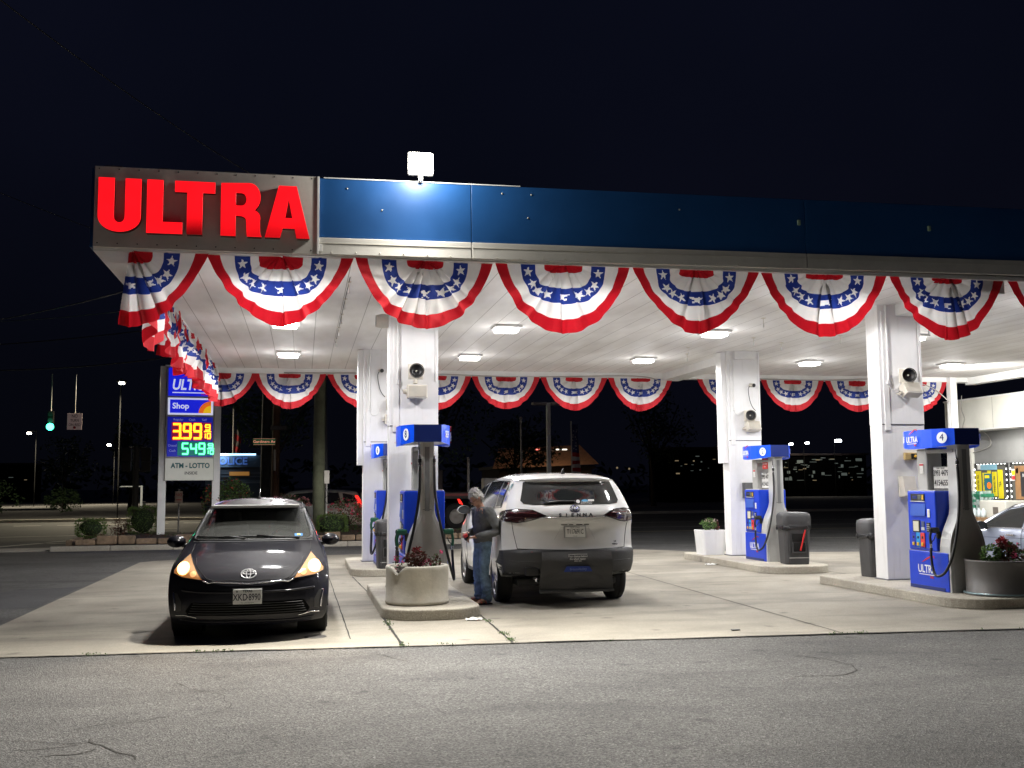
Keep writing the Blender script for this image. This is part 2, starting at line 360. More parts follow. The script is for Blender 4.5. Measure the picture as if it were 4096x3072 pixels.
mb.grid(soil,90,26,M_SOIL); mb.build('soil',bed)
# ---------------------------------------------------------------- canopy
def ceiling_mat():
    m=bpy.data.materials.new('ceiling_panels'); m.use_nodes=True; n=m.node_tree; L=n.links; b=n.nodes['Principled BSDF']
    tc=n.nodes.new('ShaderNodeTexCoord'); sp=n.nodes.new('ShaderNodeSeparateXYZ'); L.new(tc.outputs['Object'],sp.inputs[0])
    md=n.nodes.new('ShaderNodeMath'); md.operation='MODULO'; ad=n.nodes.new('ShaderNodeMath'); ad.operation='ADD'; ad.inputs[1].default_value=40.0
    L.new(sp.outputs['X'],ad.inputs[0]); L.new(ad.outputs[0],md.inputs[0]); md.inputs[1].default_value=0.41
    lt=n.nodes.new('ShaderNodeMath'); lt.operation='LESS_THAN'; L.new(md.outputs[0],lt.inputs[0]); lt.inputs[1].default_value=0.012
    mp=n.nodes.new('ShaderNodeMapping'); mp.inputs['Scale'].default_value=(1.2,0.35,1); L.new(tc.outputs['Object'],mp.inputs[0])
    nz=n.nodes.new('ShaderNodeTexNoise'); nz.inputs['Scale'].default_value=1.6; nz.inputs['Detail'].default_value=7; L.new(mp.outputs[0],nz.inputs['Vector'])
    r=n.nodes.new('ShaderNodeValToRGB'); L.new(nz.outputs['Fac'],r.inputs[0]); r.color_ramp.elements[0].position=.35; r.color_ramp.elements[0].color=(.74,.72,.70,1)
    r.color_ramp.elements[1].position=.65; r.color_ramp.elements[1].color=(.90,.89,.88,1)
    mx=n.nodes.new('ShaderNodeMixRGB'); L.new(lt.outputs[0],mx.inputs[0]); L.new(r.outputs[0],mx.inputs[1]); mx.inputs[2].default_value=(.42,.40,.38,1)
    L.new(mx.outputs[0],b.inputs['Base Color']); b.inputs['Roughness'].default_value=0.6; b.inputs['Specular IOR Level'].default_value=.2
    bp=n.nodes.new('ShaderNodeBump'); bp.inputs['Strength'].default_value=.25; bp.inputs['Distance'].default_value=.02; L.new(nz.outputs['Fac'],bp.inputs['Height']); L.new(bp.outputs[0],b.inputs['Normal'])
    return m
M_CEIL=ceiling_mat()
M_WHITE=mat('white_metal_paint',(.78,.78,.77),.45,var=.06,vscale=3,bump=.05,bscale=9)
M_COLW=mat('column_paint',(.80,.80,.80),.5,var=.05,vscale=2.5,bump=.08,bscale=5,dirt=.22)
M_BLUE=mat('fascia_blue',(.014,.085,.27),.38,var=.12,vscale=1.2,bump=.06,bscale=2.0)
M_GREYB=mat('fascia_grey',(.64,.63,.59),.5,var=.1,vscale=2,bump=.15,bscale=40)
M_SIGNP=mat('sign_panel_grey',(.72,.69,.64),.6,var=.1,vscale=2.5,bump=.1,bscale=30)
M_SEAM=mat('seam_dark',(.03,.03,.035),.7)
M_RIVET=mat('rivet',(.6,.58,.52),.4)
cp=thing('canopy','large flat blue and grey canopy over the pumps with white panelled underside','canopy')
XL,XR,YF,YR,ZB,ZT=-2.58,19.0,13.35,26.75,4.72,5.76
b=MB(); b.box(((XL+XR)/2,(YF+YR)/2,4.86),(XR-XL-.10,YR-YF-.10,.30),M_CEIL); o=b.build('ceiling',cp)
b=MB()   # white perimeter trim below the ceiling and roof deck
b.box(((XL+XR)/2,YF+.10,4.725),(XR-XL-.02,.24,.05),M_WHITE); b.box((XL+.235,(YF+YR)/2,4.70),(.47,YR-YF-.02,.04),M_WHITE)
b.box(((XL+XR)/2,YR-.16,4.66),(XR-XL-.02,.3,.16),M_WHITE); b.box((XR-.16,(YF+YR)/2,4.63),(.3,YR-YF-.4,.24),M_WHITE)
b.box((9.72,24.1,4.62),(.5,4.9,.2),M_WHITE); b.box((9.95,14.5,4.62),(.5,2.1,.2),M_WHITE)
b.build('soffit_trim',cp)
b=MB(); b.box(((XL+XR)/2,(YF+YR)/2,5.55),(XR-XL-.3,YR-YF-.3,.2),mat('roof_deck',(.1,.1,.1),.9)); b.build('roof_deck',cp)
b=MB()   # front fascia: blue panels above a grey band, with seams and rivets
seams=[.16,2.18,6.98,12.6,17.2,XR]
for a,c in zip(seams[:-1],seams[1:]):
    b.box(((a+c)/2,YF,5.333),(c-a-.008,.08,.782),M_BLUE,.006); b.box(((a+c)/2,YF-.008,4.828),(c-a-.008,.10,.222),M_GREYB,.008)
    b.box(((a+c)/2,YF-.061,4.865),(c-a-.02,.006,.008),M_RIVET)
for k in range(60):
    x=.35+k*.31; b.lathe([(.0,-.008),(.009,-.004),(.011,0)],(x,YF-.062,4.745+.01*math.sin(k*7)),M_RIVET,8,axis='Y')
for x,z in ((.55,5.6),(2.6,5.62),(2.95,5.3),(3.0,5.62),(1.0,5.33),(5.1,5.5)): b.lathe([(.0,-.01),(.012,-.004),(.013,0)],(x,YF-.044,z),M_RIVET,8,axis='Y')
b.box((.08,YF-.01,5.22),(.13,.09,1.0),M_BLUE,.004)
b.box((1.55,YF,5.73),(2.6,.1,.012),M_WHITE)
o=b.build('fascia_panel',cp); o.rotation_euler=(0,-.0055,0)
b=MB(); b.box((XL,(YF+YR)/2,5.22),(.08,YR-YF,1.0),M_BLUE,.004); b.box(((XL+XR)/2,YR,5.24),(XR-XL,.08,1.04),M_BLUE); b.box((XR,(YF+YR)/2,5.24),(.08,YR-YF-.1,1.04),M_BLUE); b.build('side_fascia',cp)
# green lens ghosts on the blue fascia, added as small solid blocks
b=MB()
for x in (6.85,8.9):
    b=MB(); b.box((x,YF-.05,5.42),(.045,.03,.075),mat('lens_ghost_green',(.3,.42,.3),.5),.006); b.build('lens_ghost_mark',cp)

# backlit name sign on the left end of the fascia
sg=thing('fascia_sign','grey sign panel with red lit letters on the left corner of the canopy','sign',(0,0,0))
b=MB(); b.box((-1.205,YF-.055,5.22),(2.73,.05,1.02),M_SIGNP,.005)
for z in (4.75,5.71):
    for k in range(12): b.lathe([(.0,-.006),(.008,-.003),(.009,0)],(-2.52+k*.235,YF-.082,z-.01 if z>5 else z+.01),M_SEAM,8,axis='Y')
for x,w in ((-2.35,.2),(-1.75,.13),(-.95,.14),(-.45,.14)): b.box((x,YF-.06,5.735),(w,.04,.014),M_SEAM)
b.box((.15,YF-.075,5.22),(.03,.05,1.02),M_WHITE,.004); b.box((.185,YF-.07,4.80),(.04,.03,.09),M_WHITE,.004)
b.build('sign_panel',sg)
M_REDL=mat('red_lit_acrylic',(.6,.01,.015),.3,emit=(1.0,.012,.02),estr=1.25)
M_REDD=mat('red_dim_acrylic',(.5,.01,.012),.3,emit=(.75,.008,.012),estr=.35)
def letter_mat(ch):   # the lamps inside T and A are failing towards the bottom
    lo={'U':1.0,'L':1.0,'T':.10,'R':.65,'A':.45}[ch]
    m=mat('red_lit_acrylic_'+ch,(.5,.008,.012),.3,emit=(1.0,.006,.012),estr=1.15)
    n=m.node_tree; L=n.links; b=n.nodes['Principled BSDF']; tc=n.nodes.new('ShaderNodeTexCoord'); sp=n.nodes.new('ShaderNodeSeparateXYZ'); L.new(tc.outputs['Object'],sp.inputs[0])
    mr=n.nodes.new('ShaderNodeMapRange'); mr.interpolation_type='SMOOTHSTEP'; L.new(sp.outputs['Z'],mr.inputs[0]); mr.inputs[1].default_value=4.86; mr.inputs[2].default_value=5.20; mr.inputs[3].default_value=lo; mr.inputs[4].default_value=1.0
    nz=n.nodes.new('ShaderNodeTexNoise'); nz.inputs['Scale'].default_value=5; nz.inputs['Detail'].default_value=1; L.new(tc.outputs['Object'],nz.inputs['Vector'])
    m2=n.nodes.new('ShaderNodeMapRange'); L.new(nz.outputs['Fac'],m2.inputs[0]); m2.inputs[3].default_value=.9; m2.inputs[4].default_value=1.35
    mu=n.nodes.new('ShaderNodeMath'); mu.operation='MULTIPLY'; L.new(mr.outputs[0],mu.inputs[0]); L.new(m2.outputs[0],mu.inputs[1]); L.new(mu.outputs[0],b.inputs['Emission Strength']); return m
M_REDRIM=mat('letter_return',(.05,.005,.006),.4)
def arc(cx,cy,rx,ry,a0,a1,n=8): return [(cx+rx*math.cos(R(a0+(a1-a0)*k/n)),cy+ry*math.sin(R(a0+(a1-a0)*k/n))) for k in range(n+1)]
H=.675
GL={
'U':([[(0,H),(0,.18)]+arc(.26,.19,.26,.19,180,360,14)[1:-1]+[(.52,.18),(.52,H),(.33,H),(.33,.2)]+arc(.26,.19,.07,.08,0,-180,8)[1:-1]+[(.19,.2),(.19,H)]],-2.505),
'L':([[(0,H),(0,0),(.44,0),(.44,.14),(.195,.14),(.195,H)]],-1.935),
'T':([[(.155,0),(.345,0),(.345,.54),(.5,.54),(.5,H),(0,H),(0,.54),(.155,.54)]],-1.605),
'R':([[(0,H),(0,0),(.185,0),(.185,.265),(.25,.265)]+arc(.24,.20,.085,.065,80,0,4)+[(.33,.05),(.335,0),(.52,0),(.50,.05),(.495,.2)]+arc(.40,.24,.1,.1,0,75,5)+arc(.36,.51,.14,.18,-55,90,9)],-1.05),
'A':([[(0,0),(.19,.0),(.225,.125),(.385,.125),(.41,0),(.575,0),(.40,H),(.175,H)]],-.51)}
holes={'R':[(.185,.39),(.185,.56),(.25,.56)]+arc(.26,.475,.065,.085,85,-85,7)+[(.25,.39)],'A':[(.255,.255),(.355,.255),(.30,.52)]}
for ch,(lp,x0) in GL.items():
    lb_=MB(); loops=[[(x*.965,y) for x,y in q] for q in ([lp[0]]+([holes[ch]] if ch in holes else []))]
    T=face((x0,YF-.175,4.885),'-Y'); ml=letter_mat(ch)
    lb_.poly2d(loops,M_REDRIM,face((x0,YF-.13,4.885),'-Y'),ext=.045)
    ins=lambda P,k:[(x+(.26-x)*k,y+(.35-y)*k) for x,y in P]
    lb_.poly2d([ins(loops[0],.012)]+[l for l in loops[1:]],ml,T,ext=.004,bev=.004)
    lb_.build('letter',sg)

# lamps under the canopy
M_LENS=mat('lamp_lens',(.9,.9,.9),.3,emit=(1,.97,.92),estr=14)
M_FIX=mat('lamp_housing',(.7,.7,.68),.4)
def canopy_lamp():
    t=thing('canopy_lamp','x','ceiling lamp')
    b=MB(); b.box((0,0,-.03),(.52,.52,.04),M_FIX,.01); b.build('housing',t)
    b=MB(); b.prism(rrect(.42,.36,.05),-.105,-.052,M_LENS); b.build('lens',t); return t
L0=canopy_lamp(); first=True
pos=['far left','second from the left','middle','second from the right','far right']; row=['front','middle','rear']
for i,x in enumerate(LX):
    for j,y in enumerate(LY):
        t=L0 if first else copy_tree(L0); first=False
        t.location=(x,y,4.71); t['label']='square white lamp, %s one of the %s row on the canopy underside'%(pos[i],row[j]); t['group']='lamps under the canopy'
# roof floodlight
fl=thing('floodlight','very bright square floodlight standing on the front edge of the canopy roof','floodlight',(1.47,YF-.1,5.78))
b=MB(); b.cyl((0,.0,-.04),(0,-.0,.07),.03,M_WHITE); b.build('bracket',fl)
b=MB(); b.box((0,.03,.19),(.34,.07,.31),mat('flood_housing',(.5,.5,.48),.4),.02,T=Matrix.Translation((0,0,0))); b.build('housing',fl)
b=MB(); b.prism(rrect(.32,.275,.05),0,.015,mat('flood_lens',(1,1,1),.3,emit=(1,.96,.85),estr=60),T=face((0,-.01,.19),'-Y')); b.build('lens',fl)

# columns
def column(x,y,label,upper=True):
    t=thing('canopy_column',label,'column',(x,y,0),group='white canopy columns')
    b=MB(); b.box((.39,.18,1.42),(.78,.36,2.56),M_COLW,.006); b.box((.39,.18,3.71),(.79,.37,2.02),M_COLW,.006)
    b.box((.39,-.004,2.70),(.76,.01,.012),M_SEAM); b.box((.39,.18,.15),(.83,.41,.04),mat('column_foot',(.12,.12,.13),.6),.01)
    b.box((.105,-.012,3.6),(.10,.03,2.0),M_WHITE,.006); b.build('shaft',t)
    b=MB(); b.cyl((.13,-.045,3.42),(.13,-.045,4.69),.016,M_WHITE,10); b.cyl((.74,-.012,3.42),(.74,-.012,4.69),.010,M_WHITE,8)
    b.box((.13,-.04,3.40),(.05,.05,.07),M_WHITE,.008); b.tube([(.13,-.045,3.38),(.16,-.05,3.30),(.24,-.05,3.27),(.32,-.05,3.32),(.34,-.05,3.38)],.006,M_WHITE,6,sub=4); b.build('conduit',t)
    return t
C8=column(1.33,16.5,'white canopy column behind the pump numbered 8'); C6=column(1.26,22.5,'white canopy column behind the pump numbered 6')
C4=column(9.39,15.6,'white canopy column behind the pump numbered 4'); C2=column(9.32,21.75,'white canopy column behind the pump numbered 2')
for c in (C2,C6):
    b=MB(); b.box((-.06,.2,3.45),(.12,.3,2.5),M_WHITE,.006); b.build('side_casing',c)
b=MB(); b.box((.10,.10,2.35),(.2,.2,4.7),M_WHITE,.006); t=b.build('rear_post',loc=(18.0,26.25,0)); tag(t,'slim white steel post under the rear right of the canopy','post')

# horn speakers and white lamp boxes on the columns
M_CREAM=mat('cream_plastic',(.66,.62,.54),.5,var=.06,vscale=8); M_BLK=mat('black_plastic',(.015,.015,.016),.45,var=.3,vscale=10)
def horn(x,y,z,tilt,label):
    t=thing('horn_speaker',label,'speaker',(x,y,z),tilt,group='round horn speakers on the columns')
    b=MB(); b.lathe([(.055,.22),(.06,.1),(.10,.03),(.115,0),(.125,-.02),(.12,-.03),(.105,-.025)],(0,-.22,0),M_CREAM,28,axis='Y'); b.box((0,-.10,0),(.245,.03,.245),M_CREAM,.03); b.build('bell',t)
    b=MB(); b.lathe([(.118,-.034),(.085,.03),(.05,.05),(.001,.05)],(0,-.232,0),M_BLK,24,axis='Y'); b.build('throat',t)
    b=MB(); b.lathe([(.001,-.02),(.014,-.012),(.018,.03)],(0,-.2,0),M_CREAM,14,axis='Y'); b.build('centre_plug',t)
    b=MB(); b.cyl((0,-.10,-.1),(0,-.10,-.18),.03,M_CREAM); b.box((0,-.04,-.17),(.06,.1,.03),M_CREAM,.005); b.build('bracket',t); return t
def lbox(x,y,z,tilt,label,rx=0):
    t=thing('lamp_box',label,'lamp box',(x,y,z),tilt,group='white boxes under the horn speakers')
    T=Matrix.Rotation(rx,4,'X')
    b=MB(); b.box((0,-.12,0),(.32,.16,.21),M_CREAM,.01,T=T); b.build('housing',t)
    b=MB(); b.box((0,-.205,0),(.27,.006,.17),mat('lamp_glass',(.5,.47,.4),.25,var=.1),.002,T=T); b.build('glass',t)
    b=MB(); b.lathe([(.035,-.02),(.035,.02)],(-.2,-.1,0),M_CREAM,12,axis='X'); b.cyl((-.2,-.1,0),(-.16,-.1,0),.035,M_CREAM); b.cyl((-.2,0,0),(-.2,-.1,0),.012,M_CREAM); b.build('knuckle',t); return t
horn(1.74,16.49,3.56,0,'round horn speaker high on the column behind the pump numbered 8'); lbox(1.76,16.49,3.24,0,'white lamp box below the horn speaker on the pump 8 column')
horn(9.84,15.59,3.50,-.25,'round horn speaker high on the column behind the pump numbered 4'); lbox(9.87,15.59,3.21,.1,'tilted white lamp box below the horn speaker on the pump 4 column',-.5)
horn(1.86,22.49,3.50,0,'round horn speaker on the column behind the pump numbered 6'); lbox(1.87,22.49,3.16,0,'white lamp box on the column behind the pump numbered 6',-.1)
horn(9.80,21.74,3.25,-.2,'round horn speaker on the column behind the pump numbered 2'); lbox(9.84,21.74,2.96,.1,'tilted white lamp box on the column behind the pump numbered 2',-.4)
# nozzles of the fire system under the ceiling
b=MB(); b.cyl((0,0,0),(0,0,-.10),.006,M_CREAM,8); b.cyl((0,0,-.10),(0,0,-.17),.012,M_FIX,10,r2=.016); b.box((0,0,-.005),(.07,.07,.01),M_CREAM,.003)
nz0=tag(b.build('ceiling_nozzle'),'small dark nozzle on a short stem hanging from the canopy underside','nozzle','small nozzles hanging from the canopy underside')
nzp=[(.62,15.0),(.62,16.4),(.62,17.9),(.62,19.4),(.62,20.9),(8.1,17.2),(9.0,19.6),(9.6,17.3),(11.6,17.5),(10.3,17.3),(10.6,19.0),(10.9,17.4),(8.6,22.3),(8.2,21.2),(9.9,20.2)]
for i,(x,y) in enumerate(nzp):
    c=nz0 if i==0 else nz0.copy()
    if i: COL.objects.link(c)
    c.location=(x,y,4.71)
b=MB(); b.tube([(.62,14.6,4.695),(.62,17,4.70),(.62,21.4,4.69)],.005,M_SEAM,5); tag(b.build('wire_run'),'thin dark wire running along the canopy underside beside the left column','wire')
for nm,P,lb_ in (('wire_run',[(-.5,26.42,4.60),(3,26.4,4.62),(5.5,26.42,4.57),(8.6,26.4,4.63),(9.4,26.4,4.5)],'loose grey wire sagging along the rear beam left of the pump 2 column'),('wire_run',[(11,26.4,4.62),(14,26.42,4.58),(16.2,26.4,4.64),(17.4,26.4,4.45),(17.9,26.2,4.0)],'loose grey wire sagging along the rear beam near the slim post')):
    b=MB(); b.tube(P,.014,mat('cable_grey',(.4,.38,.35),.6),6,sub=6); tag(b.build(nm),lb_,'wire')
# small cameras with wires
for x,y,z,l in ((1.62,22.46,4.25,'small dark camera with a hanging cable, on the pump 6 column'),(9.86,21.70,3.95,'small dark camera high on the column behind the pump numbered 2')):
    t=thing('security_camera',l,'camera',(x,y,z)); b=MB(); b.cyl((0,.02,0),(.02,-.12,-.02),.045,M_CREAM); b.cyl((.02,-.12,-.02),(.022,-.13,-.022),.042,M_BLK); b.build('body',t)
    b=MB(); b.tube([(0,.0,0),(-.06,0,-.1),(-.03,0,-.35),(.03,0,-.5),(.1,0,-.58)],.008,M_BLK,5,sub=4); b.build('cable',t)
b=MB(); b.lathe([(.11,.0),(.12,-.1),(.10,-.2)],(0,0,0),M_CREAM,20,axis='X'); b.lathe([(.10,-.2),(.001,-.16)],(0,0,0),M_BLK,20,axis='X')
t=b.build('drum_lamp',loc=(1.33,16.75,4.42)); tag(t,'dark round drum lamp on the left side of the pump 8 column near the ceiling','lamp')

# ---------------------------------------------------------------- patriotic fan buntings
M_BR=mat('bunting_red',(.52,.010,.020),.75,transl=.33,bump=.3,bscale=25,var=.12,vscale=3)
M_BW=mat('bunting_white',(.80,.78,.76),.75,transl=.40,bump=.3,bscale=25,var=.05,vscale=3)
M_BB=mat('bunting_blue',(.02,.045,.27),.75,transl=.33,bump=.3,bscale=25,var=.12,vscale=3)
RINGS=[(.02,.01,4,4,None),(.255,.125,4.5,4.5,M_BR),(.385,.30,3.2,3.0,M_BW),(.58,.49,2.7,2.5,M_BB),(.765,.685,2.1,1.9,M_BW),(.925,.86,1.65,1.12,M_BR)]
def bunting_mesh(seed, wrap=None, wind=0.0):
    r=random.Random(seed); ph=[r.uniform(0,6.28) for _ in range(6)]; NP=r.choice((9,10,11)); b=MB()
    cf=r.uniform(-.05,.05); P0=r.choice((1.65,1.8,1.95,2.1)); Q0=r.uniform(1.12,1.32); tilt=r.uniform(-.02,.02); dr=r.uniform(.96,1.04)
    RINGS=[(.02,.01,4,4,None),(.255*r.uniform(.9,1.1),.125*r.uniform(.8,1.25),4.5,4.5,M_BR),(.385,.30,3.2,3.0,M_BW),(.58,.49*dr,2.6,2.3,M_BB),(.765,.685*dr,P0+.12,Q0+.22,M_BW),(.925,.86*dr,P0,Q0,M_BR)]
    def disp(x,z,off=0.0):
        dx,dz=x,-z+.04; rr=math.hypot(dx,dz); u=math.atan2(dz,dx)/PI; u=max(0,min(1,u))
        env=max(0,math.sin(PI*u))**1.6*min(1,rr/.22)*(1-.42*rr)
        p=2*PI*NP*(u+.018*math.sin(5*u*PI+ph[0])+.01*math.sin(13*u+ph[1]))+ph[2]
        s=math.sin(p); s=math.copysign(abs(s)**.6,s)
        a=.060*env*(.55+.45*math.sin(u*17+ph[3]))
        y=a*s+.022*env*math.sin(p*.37+ph[4])
        X=x+.85*a*math.cos(p)*(1 if u>.12 and u<.88 else .3)
        g=math.exp(-((x-cf)/.022)**2)*min(1,max(0,(-z-.12)/.25)); y+=.075*g
        y+=.02*math.sin(3*x+ph[4])*(-z)+.012*noise.noise(Vector((x*5+seed,z*5,seed)))+.01*noise.noise(Vector((x*13+seed,z*13,seed)))
        Z=z+.010*noise.noise(Vector((x*6,z*6,seed+4)))*(1 if z<-.02 else 0)-.016*(1-min(1,abs(abs(x)-.46)/.46))*0.6
        if wind:
            y+=wind*(.06*math.sin(x*11+ph[1]+z*1.5)+.045*math.sin(x*23+ph[2]+z*3))*min(1,(-z)*1.8+.25); X*=.86
            Z*=1+.08*wind*math.sin(x*9+ph[5])
        y+=off; Z+=tilt*x*(-z)*2
        if wrap is not None and wrap*X>.03-.13*z:   # the end of the fan folds back round the corner
            k=wrap*X-(.03-.13*z); return (wrap*(.03-.13*z-.03*math.sin(k*9)), y+k*(1 if wrap<0 else 1)*.92, Z)
        return (X,y,Z)
    def flat(ring,th):
        a,bb,p,q=ring; c=math.cos(th); s=max(0,math.sin(th))
        return (math.copysign(a*abs(c)**(2/p),c), -bb*s**(2/q))
    NT=210
    stars=[]
    for th in (9,33,52,71,90,109,128,147,171):
        x_,z_=flat((.485,.398,2.9,2.7),R(th)); rot=90+(0 if th in (9,171) else (th-90)*.5)+r.uniform(-8,8)
        stars.append((x_,z_,star(.070,x_,z_,rot)))
    def instar(x,z):
        for cx,cz,P in stars:
            if abs(x-cx)>.075 or abs(z-cz)>.075: continue
            c=False; j=9
            for i in range(10):
                xi,zi=P[i]; xj,zj=P[j]
                if (zi>z)!=(zj>z) and x<(xj-xi)*(z-zi)/(zj-zi)+xi: c=not c
                j=i
            if c: return True
        return False
    ths=[PI*i/NT for i in range(NT+1)]
    for k in range(1,len(RINGS)):
        A,B=RINGS[k-1],RINGS[k]; ns=16 if k==3 else 4
        vs=[]
        for j in range(ns+1):
            t=j/ns
            for th in ths:
                x0,z0=flat(A[:4],th); x1,z1=flat(B[:4],th); vs.append(disp(x0+(x1-x0)*t,z0+(z1-z0)*t))
        n1=NT+1; F=[(j*n1+i,(j+1)*n1+i,(j+1)*n1+i+1,j*n1+i+1) for j in range(ns) for i in range(NT)]
        if k!=3: b.add(vs,F,B[4],True)
        else:
            b.add(vs,F,B[4],True); wi=b.mi(M_BW); q=0
            for j in range(ns):
                for i in range(NT):
                    t=(j+.5)/ns; th=(ths[i]+ths[i+1])/2; x0,z0=flat(A[:4],th); x1,z1=flat(B[:4],th)
                    if instar(x0+(x1-x0)*t,z0+(z1-z0)*t): b.m[-len(F)+q]=wi
                    q+=1
    # header rope along the top
    b.tube([disp(-.92+.092*i,-.002) for i in range(21)],.006,M_BW,5)
    return b
def hang(b,x,y,z,rz,label,group,sx=1.0,name='bunting'):
    o=b.build(name,loc=(x,y,z),rot=(0,0,rz)); o.scale=(sx,1,1.09 if y<20 else 1.0); return tag(o,label,'bunting',group)
GB='patriotic fan buntings hung round the canopy'
hang(bunting_mesh(1,wrap=-1),-2.13,YF+.02,4.70,0,'red white and blue fan bunting folded round the front left canopy corner',GB)
cus=[-1.24,.62,2.47,4.37,6.28,8.23,10.18,12.1,14.0,15.9,17.8]
fl_=['first full fan bunting right of the folded corner one, below the red letters','fan bunting hanging in front of the pump 8 column','fan bunting hanging in front and left above the white van roof','fan bunting in front between the van and pump 2','fan bunting on the front edge above the pump 2 column','fan bunting on the front edge partly covering the pump 4 column','fan bunting at the right picture edge on the front of the canopy']
fl_+=['fan bunting further right on the front edge']*3
for i in range(8):
    c=(cus[i]+cus[i+1])/2; hang(bunting_mesh(10+i),c,YF+.03,4.70+.006*c,R((-2,3,0,1,-2,2,-1,0)[i]),fl_[i],GB,(cus[i+1]-cus[i])/1.87)
rc=[(-1.27,.55),(.55,2.42),(2.42,4.26),(4.26,6.08),(6.08,7.93),(7.93,9.77),(10.45,12.3),(12.3,14.2),(14.2,16.2),(16.2,18.0)]
rl=['rear fan bunting above the red flowering bushes','rear fan bunting mostly hidden by the pump 6 and pump 8 columns','rear fan bunting just right of the pump 8 column','second rear fan bunting right of the pump 8 column','third rear fan bunting above the white van','rear fan bunting last before the gap at the beam','rear fan bunting cut off by the left side of the pump 2 column','rear fan bunting right of the pump 2 column','rear fan bunting left of the pump 4 column','rear fan bunting right of the pump 4 column by the slim post']
for i,(a,c) in enumerate(rc): hang(bunting_mesh(30+i),(a+c)/2,YR-.33,4.58,R((i%3-1)*1.5),rl[i],GB,(c-a)/1.87)
hang(bunting_mesh(50,wrap=-1),-2.05,YR-.33,4.58,0,'rear fan bunting folded round the rear left canopy corner',GB)
for i,yy in enumerate((15.2,16.8,18.4,20.0,21.6,23.2,24.8)):
    o=hang(bunting_mesh(60+i,wind=1.0),-2.09,yy,4.66,R(90+(i%3-1)*3),'wind twisted fan bunting number %s along the left canopy edge counted from the front'%(['one','two','three','four','five','six','seven'][i]),GB)
# ---------------------------------------------------------------- islands
def island(x0,x1,y0,y1,h,label,rf=.45,rb=.2):
    P=[]
    for cx,cy,r,a0 in ((x1-rf,y0+rf,rf,270),(x1-rb,y1-rb,rb,0),(x0+rb,y1-rb,rb,90),(x0+rf,y0+rf,rf,180)):
        for k in range(9):
            a=R(a0+90*k/8); P.append((cx+r*math.cos(a),cy+r*math.sin(a)))
    b=MB(); b.prism(P,0,h,M_KERB); o=b.build('pump_island'); bevel_obj(o,.022,3)
    return tag(o,label,'pump island','raised concrete pump islands')
island(1.04,2.36,13.60,17.5,.15,'raised concrete island under the planter and the pump numbered 8',.5)
island(.93,2.40,20.4,23.9,.15,'raised concrete island under the pump numbered 6')
island(8.78,10.4,12.75,16.9,.15,'raised concrete island under the pump numbered 4',.55)
island(8.72,10.15,18.62,23.3,.15,'raised concrete island under the pump numbered 2',.5)

# ---------------------------------------------------------------- fuel pumps
M_PB=mat('pump_blue',(.006,.05,.60),.32,var=.08,vscale=3,emit=(.01,.05,.5),estr=0.0)
M_PBL=mat('pump_sign_blue',(.004,.085,.85),.3,emit=(.0,.06,.75),estr=.10)
M_PN=mat('pump_navy',(.010,.026,.17),.35)
M_PG=mat('pump_grey',(.43,.43,.42),.42,metal=.15,var=.08,vscale=4)
M_PGL=mat('pump_grey_rim',(.55,.56,.56),.35,metal=.2,var=.06,vscale=4)
M_TXT=mat('white_lettering',(.85,.85,.85),.5); M_TRED=mat('red_lettering',(.6,.02,.03),.5)
M_SCR=mat('lcd_screen',(.55,.53,.42),.3,emit=(.55,.52,.4),estr=.25)
M_AMB=mat('amber_button',(.75,.45,.03),.4); M_CY=mat('cyan_panel',(.02,.30,.75),.4); M_RDP=mat('red_panel',(.75,.05,.05),.4)
M_NAV2=mat('indigo_panel',(.02,.04,.45),.4); M_STK=mat('sticker_white',(.75,.75,.73),.5,var=.15,vscale=30)
M_HOSE=mat('rubber_hose',(.018,.018,.02),.42); M_CHR=mat('bright_metal',(.75,.75,.75),.22,metal=1.0)
M_GRN=mat('green_nozzle_guard',(.01,.09,.05),.45); M_DISC=mat('number_disc',(.85,.86,.88),.4,emit=(.8,.85,.9),estr=.15)
def swoosh(s):
    P=[]
    for k in range(9): t=k/8; P.append((s*(-.5+t),s*(-.12+.34*math.sin(t*1.75))))
    for k in range(8,-1,-1): t=k/8; P.append((s*(-.5+t),s*(-.12+.34*math.sin(t*1.75)-.085*math.sin(t*PI)-.0-(.12 if k==8 else 0))))
    return P
def logo(b,T,s):
    b.text('ULTRA',.40*s,M_TXT,T,.002,xs=.86,bold=.006*s)
    b.poly2d([[(-.46*s,-.20*s),(.46*s,-.20*s),(.46*s,-.175*s),(-.46*s,-.175*s)]],M_TXT,T,.002)
    b.poly2d([swoosh(.78*s)],M_TRED,T@Matrix.Translation((.10*s,.33*s,0)),.002)
    b.text('FUEL',.10*s,M_TRED,T@Matrix.Translation((.30*s,-.27*s,0)),.002,bold=.001)
def nozzle_part(p,x,y,z,sx,green):
    b=MB(); m=M_GRN if green else M_BLK
    b.box((x+sx*.04,y,z+.10),(.16,.07,.085),m,.028); b.box((x-sx*.03,y,z+.03),(.06,.06,.12),M_BLK,.02)
    b.tube([(x+sx*.09,y,z+.08),(x+sx*.11,y,z+.0),(x+sx*.10,y,z-.10)],.020,m,8,sub=4)
    b.tube([(x+sx*.02,y,z+.03),(x+sx*.05,y,z-.04),(x+sx*.09,y,z-.08)],.007,M_BLK,6,sub=3)
    n=b.build('nozzle',p)
    b=MB(); b.cyl((x+sx*.10,y,z-.09),(x+sx*.10,y,z-.17),.016,M_CHR,10); b.cyl((x+sx*.10,y,z-.115),(x+sx*.10,y,z-.14),.022,M_CHR,8); b.build('swivel',n)
